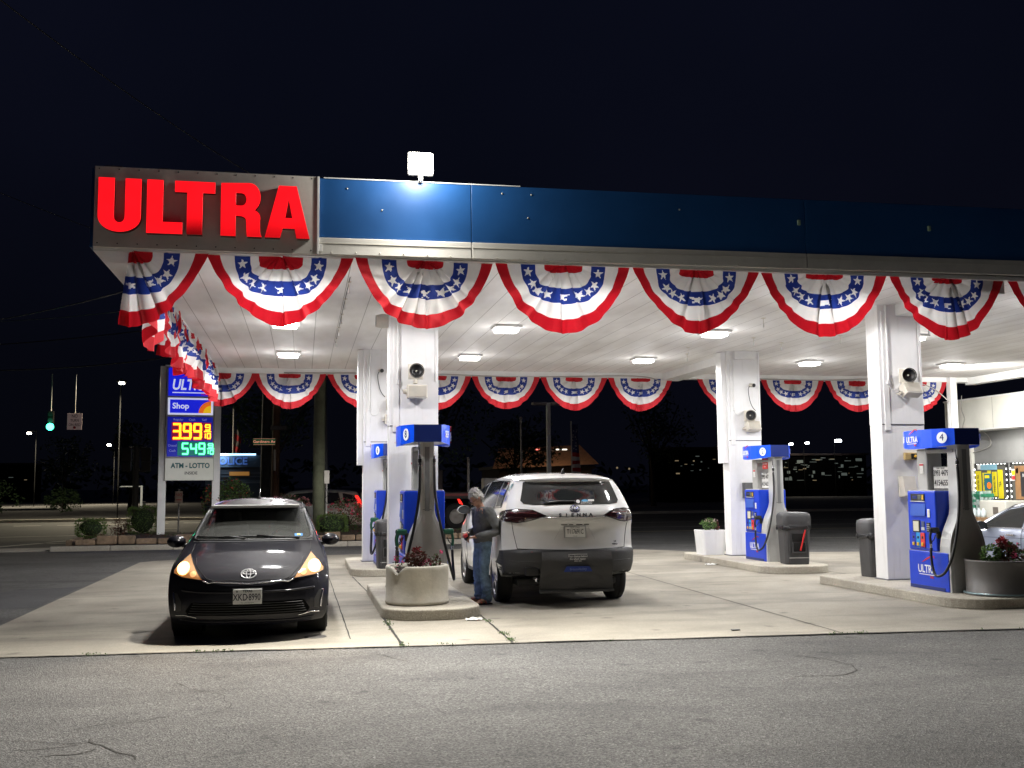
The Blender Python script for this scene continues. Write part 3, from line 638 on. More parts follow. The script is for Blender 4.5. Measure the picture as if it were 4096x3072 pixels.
def pump(num,x,y,z,label,loops,sc=1.0,red=False):
    t=thing('fuel_pump',label,'fuel pump',(x,y,z),0,group='blue and grey fuel pumps',scale=(1,1,sc) if sc!=1 else None)
    b=MB(); b.box((0,-.01,.285),(.62,.99,.57),M_PB,.012); b.box((0,.03,.575),(.56,.86,.02),M_PG)
    for s,d in ((-1,'-X'),(1,'+X')):
        logo(b,face((s*.313,.03,.30),d),.42)
        b.box((s*.311,.03,.03),(.01,.88,.05),M_PN)
    b.build('lower_cabinet',t)
    b=MB(); b.box((0,.12,1.09),(.60,.72,1.02),M_PB,.02); b.box((0,.12,1.605),(.56,.68,.02),M_PG,.004)
    for s,d in ((-1,'-X'),(1,'+X')):
        F=lambda u,zz,o=0: face((s*(.302+o),.12-s*0+(-u if s<0 else u),zz),d)
        L_=-1 if s<0 else 1
        def P(u,zz,w,h,m,o=.0,dep=.008): b.box((s*(.302+o),.12+(-u if s<0 else u),zz),(dep*2,w,h),m,.004)
        P(-.08,1.49,.36,.12,M_BLK); P(-.14,1.49,.12,.05,M_PN,.005); P(-.02,1.49,.09,.075,mat('lcd_grey',(.12,.14,.12),.3),.005); P(.06,1.49,.045,.08,M_AMB,.005)
        P(-.08,1.42,.38,.015,M_PGL,.006)
        b.add([(s*.303,.12+(-a if s<0 else a),zz) for a,zz in ((-.27,1.38),(.11,1.38))]+[(s*.318,.12+(-a if s<0 else a),zz) for a,zz in ((.11,1.17),(-.27,1.17))],[(0,1,2,3)],mat('pump_recess',(.015,.09,.5),.35))
        P(-.14,.99,.19,.21,M_BLK); P(-.14,.99,.14,.17,M_SCR,.006)
        P(.03,1.03,.08,.10,mat('card_slot',(.08,.10,.2),.4)); P(.03,.95,.09,.05,M_PGL); P(.19,1.22,.06,.14,M_STK); P(.17,.98,.085,.16,M_BLK)
        for k in range(12): P(.145+.025*(k%3),.93+.033*(k//3),.015,.018,M_PGL,.006)
        for k,m in enumerate((M_NAV2,M_CY,M_RDP)):
            P(-.21+.115*k,.76,.105,.24,m,.004); P(-.21+.115*k,.80,.035,.045,M_BLK,.010); P(-.21+.115*k,.685,.05,.055,M_AMB,.014,.012)
        P(.0,.62,.5,.008,M_PN)
        P(.06,1.10,.012,.86,M_PN) if False else None
    o=b.build('upper_cabinet',t,(0,0,.0655)); o.scale=(1,1,.885)
    prof=[(.285,0),(.285,.55),(.28,.66),(.262,.77),(.232,.87),(.192,.96),(.150,1.05),(.115,1.13),(.098,1.22),(.092,2.16)]
    P_=[(a,c) for a,c in prof]+[(-a,c) for a,c in reversed(prof)]
    T=Matrix(((1,0,0,0),(0,0,1,0),(0,1,0,0),(0,0,0,1)))
    b=MB(); b.poly2d([P_],M_PGL,face((0,-.415,0),'-Y'),ext=.115,bev=.012)
    Q=[((a-.045 if c<1.2 else a-.03),max(c,.01)) for a,c in prof]
    Q=Q+[(-a,c) for a,c in reversed(Q)]
    b.poly2d([Q],M_PG,face((0,-.545,0),'-Y'),ext=.004)
    b.box((0,-.552,1.22),(.13,.004,.006),M_SEAM); b.box((.0,-.552,1.65),(.07,.006,.9),mat('channel_grey',(.16,.165,.17),.5),.003)
    for s in (-1,1): b.box((s*.293,-.33,.28),(.01,.2,.56),M_PG,.003)
    b.build('hose_spreader',t)
    b=MB()
    b.box((0,.32,1.79),(.26,.26,.68),M_PG,.02); b.box((0,.0,2.085),(.24,.9,.05),M_PG,.01)
    b.box((-.135,.32,1.83),(.006,.10,.16),M_STK,.002); b.box((-.137,.32,1.885),(.006,.10,.03),M_TRED,.002); b.build('rear_post',t)
    b=MB(); b.box((-.02,-.04,1.68),(.05,.40,.35),mat('price_frame',(.1,.1,.1),.5),.006)
    for s,d in ((-1,'-X'),(1,'+X')):
        b.box((-.02+s*.027,-.04,1.68),(.006,.37,.32),M_STK,.002)
        b.text('3993 4479',.12,M_BLK,face((-.02+s*.031,-.04,1.75),d),.001,xs=.72,bold=.003); b.text('4154655',.12,M_BLK,face((-.02+s*.031,-.04,1.60),d),.001,xs=.8,bold=.003)
        b.text('CASH   CREDIT',.03,M_BLK,face((-.02+s*.031,-.04,1.825),d),.001)
    b.build('price_panel',t)
    if red:
        b=MB(); b.box((-.05,-.06,2.03),(.03,.24,.22),M_RDP,.004)
        for k,tx in enumerate(('Please','pay inside','first')): b.text(tx,.05,M_TXT,face((-.067,-.06,2.09-.06*k),'-X'),.001)
        b.build('notice_plate',t)
    # illuminated sign ring on top
    half=[(-.20,-.64),(-.29,-.50),(-.36,-.32),(-.39,-.12),(-.395,.08),(-.38,.26),(-.34,.42),(-.27,.56),(-.20,.64)]
    pl=half+[(-a,c) for a,c in reversed(half)]
    n=len(pl); b=MB()
    zb=lambda yy: 2.165-.045*max(0,1-(yy/.64)**2)
    for i in range(n):
        p,q=pl[i],pl[(i+1)%n]; end=abs(p[1])>.63 and abs(q[1])>.63
        b.add([(p[0],p[1],zb(p[1])),(q[0],q[1],zb(q[1])),(q[0],q[1],2.41),(p[0],p[1],2.41)],[(0,1,2,3)],M_PN if end else M_PBL,not end)
    b.add([(a,c,2.405) for a,c in pl],[tuple(range(n))],M_PN); b.add([(a*.98,c*.98,2.17) for a,c in pl],[tuple(range(n-1,-1,-1))],mat('sign_underside',(.6,.6,.62),.4))
    sig=b.build('sign_ring',t)
    def sf(s,yy,zz):
        H_=half
        for i in range(len(H_)-1):
            if H_[i][1]<=yy<=H_[i+1][1]:
                k=(yy-H_[i][1])/(H_[i+1][1]-H_[i][1]); xx=H_[i][0]+(H_[i+1][0]-H_[i][0])*k
                dx,dy=H_[i+1][0]-H_[i][0],H_[i+1][1]-H_[i][1]; break
        nrm=Vector((-dy,dx,0)).normalized()    # pointing out on the -x side
        tx=Vector((nrm.y*-1,nrm.x,0))
        if s<0: N=nrm; X=Vector((-dx,-dy,0)).normalized(); pos=Vector((xx,yy,zz))
        else: N=Vector((-nrm.x,nrm.y,0)); X=Vector((-dx,dy,0)).normalized(); pos=Vector((-xx,yy,zz))
        Z=Vector((0,0,1)); pos=pos+N*.004
        return Matrix(((X.x,Z.x,N.x,pos.x),(X.y,Z.y,N.y,pos.y),(X.z,Z.z,N.z,pos.z),(0,0,0,1)))
    for s in (-1,1):
        b=MB(); ye=-.48 if s<0 else .48
        b.poly2d([circ(.085,24)],M_DISC,sf(s,ye,2.275),.003); b.text(num,.145,M_PN,sf(s,ye,2.275)@Matrix.Translation((0,0,.005)),.001,bold=.0)
        b.build('number_disc',sig); b=MB(); b.text('SELF',.13,M_TXT,sf(s,-ye,2.275),.002,xs=.8,bold=.003)
        b.build('self_lettering',sig); b=MB(); T_=sf(s,.12 if s<0 else -.12,2.265)
        T_[0][3]-=s*-.012*1; logo(b,T_,.32); b.build('sign_logo',sig)
    # hoses and nozzles
    for k,(s,yn) in enumerate(loops):
        nozzle_part(t,s*.30,yn,.80,s,k<2 and x<5)
        x0=s*.10; b=MB()
        b.cyl((x0*.9,-.50+.02*k,2.10),(x0,-.52,1.98),.016,M_BLK,8); b.cyl((x0,-.52,1.98),(x0+s*.005,-.53,1.84),.022,M_CHR,8); b.cyl((x0+s*.004,-.53,1.93),(x0+s*.005,-.53,1.88),.026,M_BLK,8)
        b.tube([(x0+s*.005,-.53,1.84),(x0+s*.02,-.56,1.4),(s*.20,-.60,.95),(s*.30,-.60,.55),(s*.375,-.52,.30),(s*.41,(-.5+yn)/2,.235),(s*.415,yn-.05,.32),(s*.405,yn,.50),(s*.40,yn,.64)],.020,M_HOSE,8,sub=7)
        b.build('hose',t)
    return t
pump('8',1.76,15.55,.15,'blue and grey fuel pump numbered 8 behind the round concrete planter',[(-1,-.30),(1,-.30),(-1,-.12)],1.03)
pump('6',1.78,21.70,.15,'blue and grey fuel pump numbered 6, half hidden by a white column',[(-1,-.32),(-1,-.14)],1.02)
pump('4',9.47,14.12,.15,'blue and grey fuel pump numbered 4 beside the dark grey planter',[(-1,-.24)],.985)
pump('2',9.58,20.42,.15,'blue and grey fuel pump numbered 2 behind the bin with a red squeegee',[(-1,-.24)],.985,red=True)

# towel dispensers and small boxes on the columns
def towel(x,y,z,m,label):
    b=MB(); vs=[(-.02,0,0),(.20,0,0),(.20,-.20,.03),(-.02,-.20,.03),(-.02,0,.34),(.20,0,.34),(.20,-.13,.34),(-.02,-.13,.34)]
    b.add(vs,[(0,3,2,1),(4,5,6,7),(0,1,5,4),(3,7,6,2),(1,2,6,5),(0,4,7,3)],m)
    b.add([(.02,-.193,.06),(.16,-.193,.06),(.16,-.157,.22),(.02,-.157,.22)],[(0,1,2,3)],mat('paper_slot',(.25,.24,.21),.6))
    return tag(b.build('towel_dispenser',loc=(x,y,z)),label,'towel dispenser')
towel(9.66,15.58,1.50,M_CREAM,'cream towel dispenser on the column behind the pump numbered 4')
towel(9.62,21.73,1.42,mat('dark_plastic',(.07,.07,.07),.4,var=.2),'dark towel dispenser on the column behind the pump numbered 2')
t=thing('alarm_box','small yellowed box with a dark round button on the pump 4 column','alarm box',(9.88,15.585,2.17))
b=MB(); b.box((0,-.03,0),(.26,.07,.12),mat('yellowed_plastic',(.55,.40,.16),.5,var=.2),.01); b.build('housing',t)
b=MB(); b.box((.04,-.07,0),(.13,.02,.09),M_BLK,.005); b.lathe([(.001,-.03),(.02,-.02),(.025,0)],(.04,-.085,0),M_AMB,12,axis='Y'); b.build('button',t)

# ---------------------------------------------------------------- bins
M_BIN=mat('bin_plastic',(.045,.045,.048),.5,var=.25,vscale=5,bump=.25,bscale=60)
M_BAG=mat('bin_bag',(.02,.02,.022),.3,bump=.8,bscale=18)
M_SQ=mat('red_squeegee',(.6,.02,.02),.4)
def bin_(x,y,z,rz,label,squeegee=True,w=.50,h=.98):
    t=thing('litter_bin',label,'bin',(x,y,z),rz)
    b=MB()
    P=rrect(w,w*.92,.10,3)
    def ring(k,zz): return [(px*k,py*k,zz) for px,py in P]
    rings=[(.86,0),(.88,.03),(.96,h*.6),(1.0,h*.74)]
    n=len(P); vs=[]; 
    for k,zz in rings: vs+=ring(k,zz)
    fs=[(j*n+i,j*n+(i+1)%n,(j+1)*n+(i+1)%n,(j+1)*n+i) for j in range(len(rings)-1) for i in range(n)]
    b.add(vs,fs,M_BIN); b.add(ring(.86,0),[tuple(range(n-1,-1,-1))],M_BIN)
    b.box((0,-w*.462,h*.13),(w*.72,.008,.012),M_PG); 
    for s in (-1,1): b.box((s*w*.33,-w*.455,h*.36),(.02,.015,h*.6),M_BIN,.005)
    o=b.build('body',t)
    b=MB(); b.box((0,-w*.445,h*.52),(w*.44,.05,h*.14),mat('black_hollow',(.003,.003,.003),.9),.004); b.box((0,-w*.445,h*.33),(w*.44,.05,h*.17),mat('black_hollow',(.003,.003,.003),.9),.004)
    b.box((0,-w*.50,h*.235),(w*.50,.05,.02),M_BIN,.005)
    for s in (-1,1): b.box((s*w*.235,-w*.49,h*.32),(.015,.05,h*.2),M_BIN,.004)
    b.build('tray_opening',t)
    b=MB(); r=random.Random(int(x*100)); vs=[]; m=48
    for j,(k,zz) in enumerate(((1.0,h*.66),(1.06,h*.68),(1.07,h*.72),(1.02,h*.755))):
        for i in range(m):
            a=2*PI*i/m; q=P[int(i*n/m)%n]; kk=k+r.uniform(-.025,.03); vs.append((q[0]*kk,q[1]*kk,zz+r.uniform(-.022,.02)))
    b.add(vs,[(j*m+i,j*m+(i+1)%m,(j+1)*m+(i+1)%m,(j+1)*m+i) for j in range(3) for i in range(m)],M_BAG,True); b.build('bag_collar',t)
    b=MB(); vs=[]; rings=[(1.03,h*.74),(1.05,h*.80),(1.04,h*.92),(.98,h*.965),(.84,h*.99),(.5,h)]
    for k,zz in rings: vs+=ring(k,zz)
    b.add(vs,[(j*n+i,j*n+(i+1)%n,(j+1)*n+(i+1)%n,(j+1)*n+i) for j in range(len(rings)-1) for i in range(n)],M_BIN,True); b.add(ring(.5,h),[tuple(range(n))],M_BIN)
    b.build('lid',t)
    if squeegee:
        b=MB(); b.cyl((.02,-w*.52,h*.27),(.115,-w*.58,h*.66),.016,M_SQ,10)
        q=b.build('squeegee'); q.location=(x,y,z); q.rotation_euler=(0,0,rz); tag(q,'red squeegee handle in the bin in front of pump 2' if x>5 else 'red squeegee handle in the dark bin near pump 6','squeegee')
    return t
bin_(9.58,19.28,.15,-.10,'dark grey plastic bin with a crumpled bag in front of the pump numbered 2',True,.55,1.02)
bin_(9.64,16.28,.15,0,'dark grey plastic bin behind the column of the pump numbered 4',False,.56,.98)
bin_(1.62,20.62,.15,.1,'dark bin between the pump numbered 6 and a white column',True,.42,.95)

# ---------------------------------------------------------------- plants
def leafmat(name,c,var=.4): return mat(name,c,.55,var=var,vscale=30,transl=.25)
M_LG=leafmat('leaf_green',(.05,.11,.025)); M_LG2=leafmat('leaf_light_green',(.11,.19,.045)); M_LR=leafmat('leaf_dark_red',(.10,.02,.015)); M_LBR=leafmat('leaf_bronze',(.09,.045,.025))
M_PK=mat('flower_pink',(.75,.10,.25),.6,transl=.3); M_RDF=mat('flower_red',(.28,.02,.03),.6,transl=.3); M_WF=mat('flower_pale',(.7,.5,.5),.6)
def leaf(b,c,size,m,r,up=.4,narrow=.45):
    d=Vector((r.gauss(0,1),r.gauss(0,1),r.gauss(up,.6))).normalized(); s=d.cross(Vector((r.gauss(0,1),r.gauss(0,1),r.gauss(0,1)))).normalized()*size*narrow
    c=Vector(c); n=d.cross(s).normalized()*size*.12
    b.add([c-d*size*.5,c+s*.5+n,c+d*size*.5,c-s*.5+n],[(0,1,2),(0,2,3)],m)
def clump(b,c,rad,n,size,ms,seed,box=False,gap=.25,hollow=.35):
    r=random.Random(seed); k=0
    while k<n:
        if box:
            ax=r.choice((0,1,2)); p=[r.uniform(-1,1) for _ in range(3)]; p[ax]=r.choice((-1,1))*r.uniform(.80,1.03)
            if sum(abs(q)**5 for q in p)>1.25 : k+=.3; continue
        else:
            v=Vector((r.gauss(0,1),r.gauss(0,1),r.gauss(0,1))).normalized()*(r.uniform(hollow,1)**.5); p=list(v)
        q=Vector((c[0]+p[0]*rad[0],c[1]+p[1]*rad[1],c[2]+p[2]*rad[2]))
        nz=noise.noise(q*(1.6/max(rad)))
        if nz<-gap and not box: k+=.5; continue
        leaf(b,q+q.normalized()*0+Vector((0,0,nz*rad[2]*.25)),size*r.uniform(.6,1.35),ms[int(r.random()*len(ms))] if r.random()<.6 else ms[int(min(.999,max(0,nz+.5))*len(ms))],r); k+=1
M_CPL=mat('planter_concrete',(.52,.49,.42),.85,var=.14,vscale=4,bump=.4,bscale=25,dirt=.3)
t=thing('planter','round pale concrete planter with a chipped rim and dark red plants on the near island','planter',(1.55,14.40,.15))
b=MB(); NN=64; prof=[(.40,0,.0),(.435,.02,0),(.44,.05,0),(.432,.06,0),(.428,.25,0),(.43,.46,0),(.435,.50,0),(.42,.52,0),(.375,.52,0),(.365,.47,0)]
vs=[]
for j,(rr,zz,_) in enumerate(prof):
    for i in range(NN):
        a=2*PI*i/NN; dz=0; dr=0
        d_=abs(((a-R(222)+PI)%(2*PI))-PI)
        if d_<.34 and j>=5: g=(1-d_/.34); dz=-.11*g*(1 if j>5 else .5); dr=-.035*g
        vs.append(((rr+dr)*math.cos(a)+.003*noise.noise(Vector((i*.5,j,1))),(rr+dr)*math.sin(a),zz+dz))
b.add(vs,[(j*NN+i,j*NN+(i+1)%NN,(j+1)*NN+(i+1)%NN,(j+1)*NN+i) for j in range(len(prof)-1) for i in range(NN)],M_CPL,True)
b.build('pot',t)
b=MB(); b.lathe([(.37,.455),(.2,.48),(.001,.49)],(0,0,0),M_SOIL,24); b.build('soil',t)
b=MB(); clump(b,(-.02,-.02,.60),(.17,.14,.14),260,.07,[M_LR,M_LBR,M_LR],5); clump(b,(.24,0,.56),(.10,.1,.10),120,.05,[M_LR,M_LBR,M_LG],6); clump(b,(-.26,-.05,.56),(.08,.08,.09),70,.045,[M_LBR,M_LG,M_PK],7)
clump(b,(.0,-.05,.72),(.06,.06,.06),40,.07,[M_LR,M_RDF],8); clump(b,(.10,-.12,.55),(.10,.08,.08),90,.05,[M_LBR,M_LR,M_PK],18); b.build('plants',t)
b=MB(); clump(b,(.33,0,.68),(.025,.02,.03),26,.035,[M_PK],9); clump(b,(-.30,0,.62),(.03,.02,.03),16,.03,[M_PK],19); b.build('flowers',t)
M_DPL=mat('planter_dark',(.12,.115,.11),.4,var=.12,vscale=4,bump=.15,bscale=30)
t=thing('planter','large dark grey round planter with leafy plants at the right edge beside pump 4','planter',(9.72,13.27,.15))
b=MB(); b.lathe([(.46,0),(.475,.015),(.455,.04),(.44,.05),(.44,.45),(.45,.47),(.45,.49),(.42,.49),(.41,.44)],(0,0,0),M_DPL,48); b.build('pot',t)
b=MB(); b.lathe([(.455,.018),(.48,.02),(.48,.035),(.455,.04)],(0,0,0),mat('foot_ring',(.25,.35,.38),.3,metal=.5),40); b.build('foot_ring',t)
b=MB(); b.lathe([(.41,.43),(.001,.46)],(0,0,0),M_SOIL,24); b.build('soil',t)
b=MB(); clump(b,(-.20,-.12,.58),(.15,.13,.14),300,.06,[M_LG2,M_LG,M_LG2],11); clump(b,(.08,-.08,.60),(.15,.13,.14),280,.085,[M_LR,M_LR,M_LBR,M_LG],12); clump(b,(.0,-.1,.73),(.07,.06,.09),60,.10,[M_LR,M_RDF],13); clump(b,(.30,-.02,.58),(.14,.12,.13),240,.06,[M_LBR,M_LG,M_LR],14); b.build('plants',t)
b=MB(); clump(b,(.10,-.20,.56),(.05,.04,.05),50,.04,[M_PK],15); clump(b,(.33,0,.68),(.025,.02,.03),20,.035,[M_PK],16); clump(b,(-.12,-.1,.70),(.02,.02,.03),12,.03,[M_PK],17); b.build('flowers',t)
t=thing('planter','white tapered planter with small pale flowers beside the pump 2 column','planter',(9.10,22.45,.15))
b=MB(); vs=[]
for k,zz in ((.88,0),(.88,.03),(1.0,.52),(1.02,.54),(1.0,.55),(.9,.55)):
    vs+=[(px*k,py*k,zz) for px,py in rrect(.60,.55,.08,3)]
n_=len(rrect(.6,.55,.08,3)); b.add(vs,[(j*n_+i,j*n_+(i+1)%n_,(j+1)*n_+(i+1)%n_,(j+1)*n_+i) for j in range(5) for i in range(n_)],M_COLW); b.build('pot',t)
b=MB(); clump(b,(-.05,-.05,.66),(.2,.2,.15),320,.06,[M_LG2,M_LG],21); clump(b,(.15,-.05,.62),(.08,.1,.1),60,.06,[M_LR],22); b.build('plants',t)
b=MB(); clump(b,(-.0,-.08,.76),(.17,.15,.06),50,.04,[M_WF],23); b.build('flowers',t)
# litter and drain
b=MB(); r=random.Random(8)
def paper(x,y,s,seed,label,z=.014):
    b=MB(); b.grid(lambda u,v:((u-.5)*s*1.6,(v-.5)*s,.004+abs(noise.noise(Vector((u*3.3,v*3.3,seed))))*s*.35),8,5,M_STK,False); o=b.build('paper_scrap',loc=(x,y,z)); return tag(o,label,'litter')
paper(2.19,13.50,.13,1,'crumpled white paper on the ground beside the near pump island'); paper(8.62,21.2,.17,2,'crumpled white paper on the ground by the pump 2 island')
b=MB(); b.box((0,0,.006),(.10,.05,.012),M_BLK,.003); tag(b.build('debris',loc=(5.05,11.75,.012)),'small flat dark piece of debris on the concrete near the asphalt','litter')
b=MB(); b.lathe([(.001,.006),(.10,.007),(.125,.006),(.13,0)],(0,0,0),mat('iron',(.08,.075,.07),.6,metal=.4,var=.4,vscale=30),28); tag(b.build('drain_cover',loc=(.16,12.5,.010)),'small round iron cover in the concrete by the dark car','drain cover')
b=MB(); b.lathe([(.001,.006),(.22,.008),(.26,.006),(.27,0)],(0,0,0),mat('iron',(.08,.075,.07),.6),28); tag(b.build('drain_cover',loc=(6.9,25.2,.010)),'round iron cover in the concrete beyond the white van','drain cover')
# weeds in the joints
wb=MB(); r=random.Random(12)
for k in range(150):
    if r.random()<.55: x=2.33+r.gauss(0,.02); y=r.uniform(11.5,13.6)
    else: x=1.08+r.gauss(0,.02); y=r.uniform(11.5,14.0)
    if noise.noise(Vector((x*3,y*2.2,5)))<0.02: continue
    for q in range(5): leaf(wb,(x+r.gauss(0,.02),y+r.gauss(0,.03),.016+r.random()*.012),.022,M_LG2 if q%2 else M_LG,r,1.0)
for k in range(330):
    x=r.uniform(-3.4,13); y=11.86-0.0685*(x+3.8)+r.gauss(0,.015)
    if noise.noise(Vector((x*1.7,3,1)))<0.2: continue
    for q in range(3): leaf(wb,(x+r.gauss(0,.03),y,.012+r.random()*.02),.03,M_LG2 if q%2 else M_LG,r,1.0)
tag(wb.build('weeds'),'small green weeds growing along the joints of the concrete','weeds',kind='stuff')
# ---------------------------------------------------------------- car body generator
def crv(tab):
    xs=[t[0] for t in tab]; ys=[t[1] for t in tab]
    def f(x):
        if x<=xs[0]: return ys[0]
        if x>=xs[-1]: return ys[-1]
        for i in range(len(xs)-1):
            if x<=xs[i+1]: break
        h=xs[i+1]-xs[i]; t=(x-xs[i])/h; d=(ys[i+1]-ys[i])/h
        def sl(j):
            if j<=0 or j>=len(xs)-1: return (ys[min(j+1,len(xs)-1)]-ys[max(j-1,0)])/(xs[min(j+1,len(xs)-1)]-xs[max(j-1,0)])
            a=(ys[j]-ys[j-1])/(xs[j]-xs[j-1]); b_=(ys[j+1]-ys[j])/(xs[j+1]-xs[j])
            return 0 if a*b_<=0 else 2*a*b_/(a+b_)
        m0,m1=sl(i),sl(i+1)
        return (2*t**3-3*t*t+1)*ys[i]+(t**3-2*t*t+t)*h*m0+(-2*t**3+3*t*t)*ys[i+1]+(t**3-t*t)*h*m1
    return f
def glass_mat():
    if 'clear_car_glass' in MATS: return MATS['clear_car_glass']
    m=bpy.data.materials.new('clear_car_glass'); m.use_nodes=True; MATS['clear_car_glass']=m; n=m.node_tree; L=n.links
    t=n.nodes.new('ShaderNodeBsdfTransparent'); t.inputs[0].default_value=(.60,.65,.61,1); g=n.nodes.new('ShaderNodeBsdfGlossy'); g.inputs['Roughness'].default_value=.07; g.inputs[0].default_value=(.9,.95,1,1)
    d=n.nodes.new('ShaderNodeBsdfDiffuse'); d.inputs[0].default_value=(.30,.31,.29,1); f=n.nodes.new('ShaderNodeFresnel'); f.inputs[0].default_value=1.5
    m1=n.nodes.new('ShaderNodeMixShader'); L.new(f.outputs[0],m1.inputs[0]); L.new(t.outputs[0],m1.inputs[1]); L.new(g.outputs[0],m1.inputs[2])
    m2=n.nodes.new('ShaderNodeMixShader'); m2.inputs[0].default_value=.18; L.new(m1.outputs[0],m2.inputs[1]); L.new(d.outputs[0],m2.inputs[2]); L.new(m2.outputs[0],n.nodes['Material Output'].inputs[0]); return m
class Car:
    def __init__(s,zt,zb,W,wz,yf,yr,bf,br,crown,nx=26,ny=80,nz=26,ex=.07,ez=.06):
        s.zt,s.zb,s.W,s.wz,s.yf,s.yr,s.bf,s.br,s.crown,s.ex,s.ez=map(lambda q:crv(q) if isinstance(q,list) else q,(zt,zb,W,wz,yf,yr,bf,br,crown,ex,ez))
        vs=[];fs=[];idx={}
        def key(i,j,k): return (i,j,k)
        def vert(i,j,k):
            q=key(i,j,k)
            if q in idx: return idx[q]
            a=math.sin(PI/2*(2*i/nx-1)); bq=j/ny; bb=.5-.5*math.cos(PI*bq); bb=.55*bb+.45*bq; c=math.sin(PI/2*(2*k/nz-1))
            idx[q]=len(vs); vs.append(s.pt(a,bb,c)); return idx[q]
        for j in range(ny):
            for k in range(nz):
                fs.append((vert(0,j,k),vert(0,j,k+1),vert(0,j+1,k+1),vert(0,j+1,k)))
                fs.append((vert(nx,j,k),vert(nx,j+1,k),vert(nx,j+1,k+1),vert(nx,j,k+1)))
            for i in range(nx):
                fs.append((vert(i,j,nz),vert(i+1,j,nz),vert(i+1,j+1,nz),vert(i,j+1,nz)))
                fs.append((vert(i,j,0),vert(i,j+1,0),vert(i+1,j+1,0),vert(i+1,j,0)))
        for i in range(nx):
            for k in range(nz):
                fs.append((vert(i,0,k),vert(i+1,0,k),vert(i+1,0,k+1),vert(i,0,k+1)))
                fs.append((vert(i,ny,k),vert(i,ny,k+1),vert(i+1,ny,k+1),vert(i+1,ny,k)))
        s.vs,s.fs=vs,fs; s.bvh=BVHTree.FromPolygons([Vector(v) for v in vs],fs)
    def pt(s,a,b,c):
        z=.7;x=a*.8;y=2.0
        for _ in range(7):
            w=s.W(y)*s.wz(z); x=a*w*(1-s.ex*abs(c)**7*(1 if c>0 else .6))
            r=abs(a)
            yf=s.yf(z)+s.bf(z)*r**3.2; yr=s.yr(z)-s.br(z)*r**3.2
            y=yf+(yr-yf)*b
            zt=s.zt(y)-s.crown*a*a-s.ez*r**7; zb=s.zb(y)+.02*r**6
            z=zb+(zt-zb)*(c+1)/2
        return (x,y,z)
    def hit(s,o,d):
        r=s.bvh.ray_cast(Vector(o),Vector(d)); return (r[0],r[1]) if r[0] is not None else (None,None)
    def proj(s,plane,u,v,off=.004):
        O={'F':((u,-3,v),(0,1,0)),'R':((u,9,v),(0,-1,0)),'L':((-3,u,v),(1,0,0)),'Rt':((3,u,v),(-1,0,0)),'T':((u,v,5),(0,0,-1))}[plane]
        p,n=s.hit(*O)
        if p is None: return None
        d=Vector(O[1])
        if n.dot(d)>0: n=-n
        return p+n*off
    def patch(s,b,plane,pts,m,off=.004,step=.06,smooth=True):
        q=bmesh.new(); vv=[q.verts.new((u,v,0)) for u,v in pts]; q.faces.new(vv); bmesh.ops.triangulate(q,faces=q.faces[:])
        for _ in range(7):
            L_=[e for e in q.edges if e.calc_length()>step]
            if not L_: break
            bmesh.ops.subdivide_edges(q,edges=L_,cuts=1); bmesh.ops.triangulate(q,faces=q.faces[:])
        bad=[]
        for v in q.verts:
            p=s.proj(plane,v.co.x,v.co.y,off)
            if p is None: bad.append(v)
            else: v.co=p
        if bad: bmesh.ops.delete(q,geom=bad,context='VERTS')
        bmesh.ops.recalc_face_normals(q,faces=q.faces[:])
        if q.faces:
            f=max(q.faces,key=lambda f:f.calc_area()); c=f.calc_center_median(); d={'F':(0,-1,0),'R':(0,1,0),'L':(-1,0,0),'Rt':(1,0,0),'T':(0,0,1)}[plane]
            if f.normal.dot(Vector(d))<0: bmesh.ops.reverse_faces(q,faces=q.faces[:])
        b.bm(q,m,smooth)
    def strip(s,b,plane,pts,w,m,off=.006,sub=8,r=None):
        P=[]
        for i in range(len(pts)-1):
            for k in range(sub): P.append((pts[i][0]+(pts[i+1][0]-pts[i][0])*k/sub,pts[i][1]+(pts[i+1][1]-pts[i][1])*k/sub))
        P.append(pts[-1]); Q=[s.proj(plane,u,v,off if r is None else off) for u,v in P]; Q=[q for q in Q if q is not None]
        if len(Q)>1: b.tube(Q,w/2,m,6)
def mirror(P): return [(-x,z) for x,z in reversed(P)]
def arches(o,cuts):
    c=MB()
    for (x0,x1,y,z,r) in cuts: c.cyl((x0,y,z),(x1,y,z),r,M_BLK,36)
    co=c.build('cutter'); 
    m=o.modifiers.new('a','BOOLEAN'); m.object=co; m.operation='DIFFERENCE'; m.solver='EXACT'
    bpy.context.view_layer.update(); dg=bpy.context.evaluated_depsgraph_get()
    me=bpy.data.meshes.new_from_object(o.evaluated_get(dg)); o.modifiers.clear(); o.data=me
    bpy.data.objects.remove(co)
M_TYRE=mat('tyre_rubber',(.018,.018,.018),.85,var=.2,vscale=20,bump=.3,bscale=80); M_RIM=mat('alloy_rim',(.42,.42,.43),.3,metal=.8)
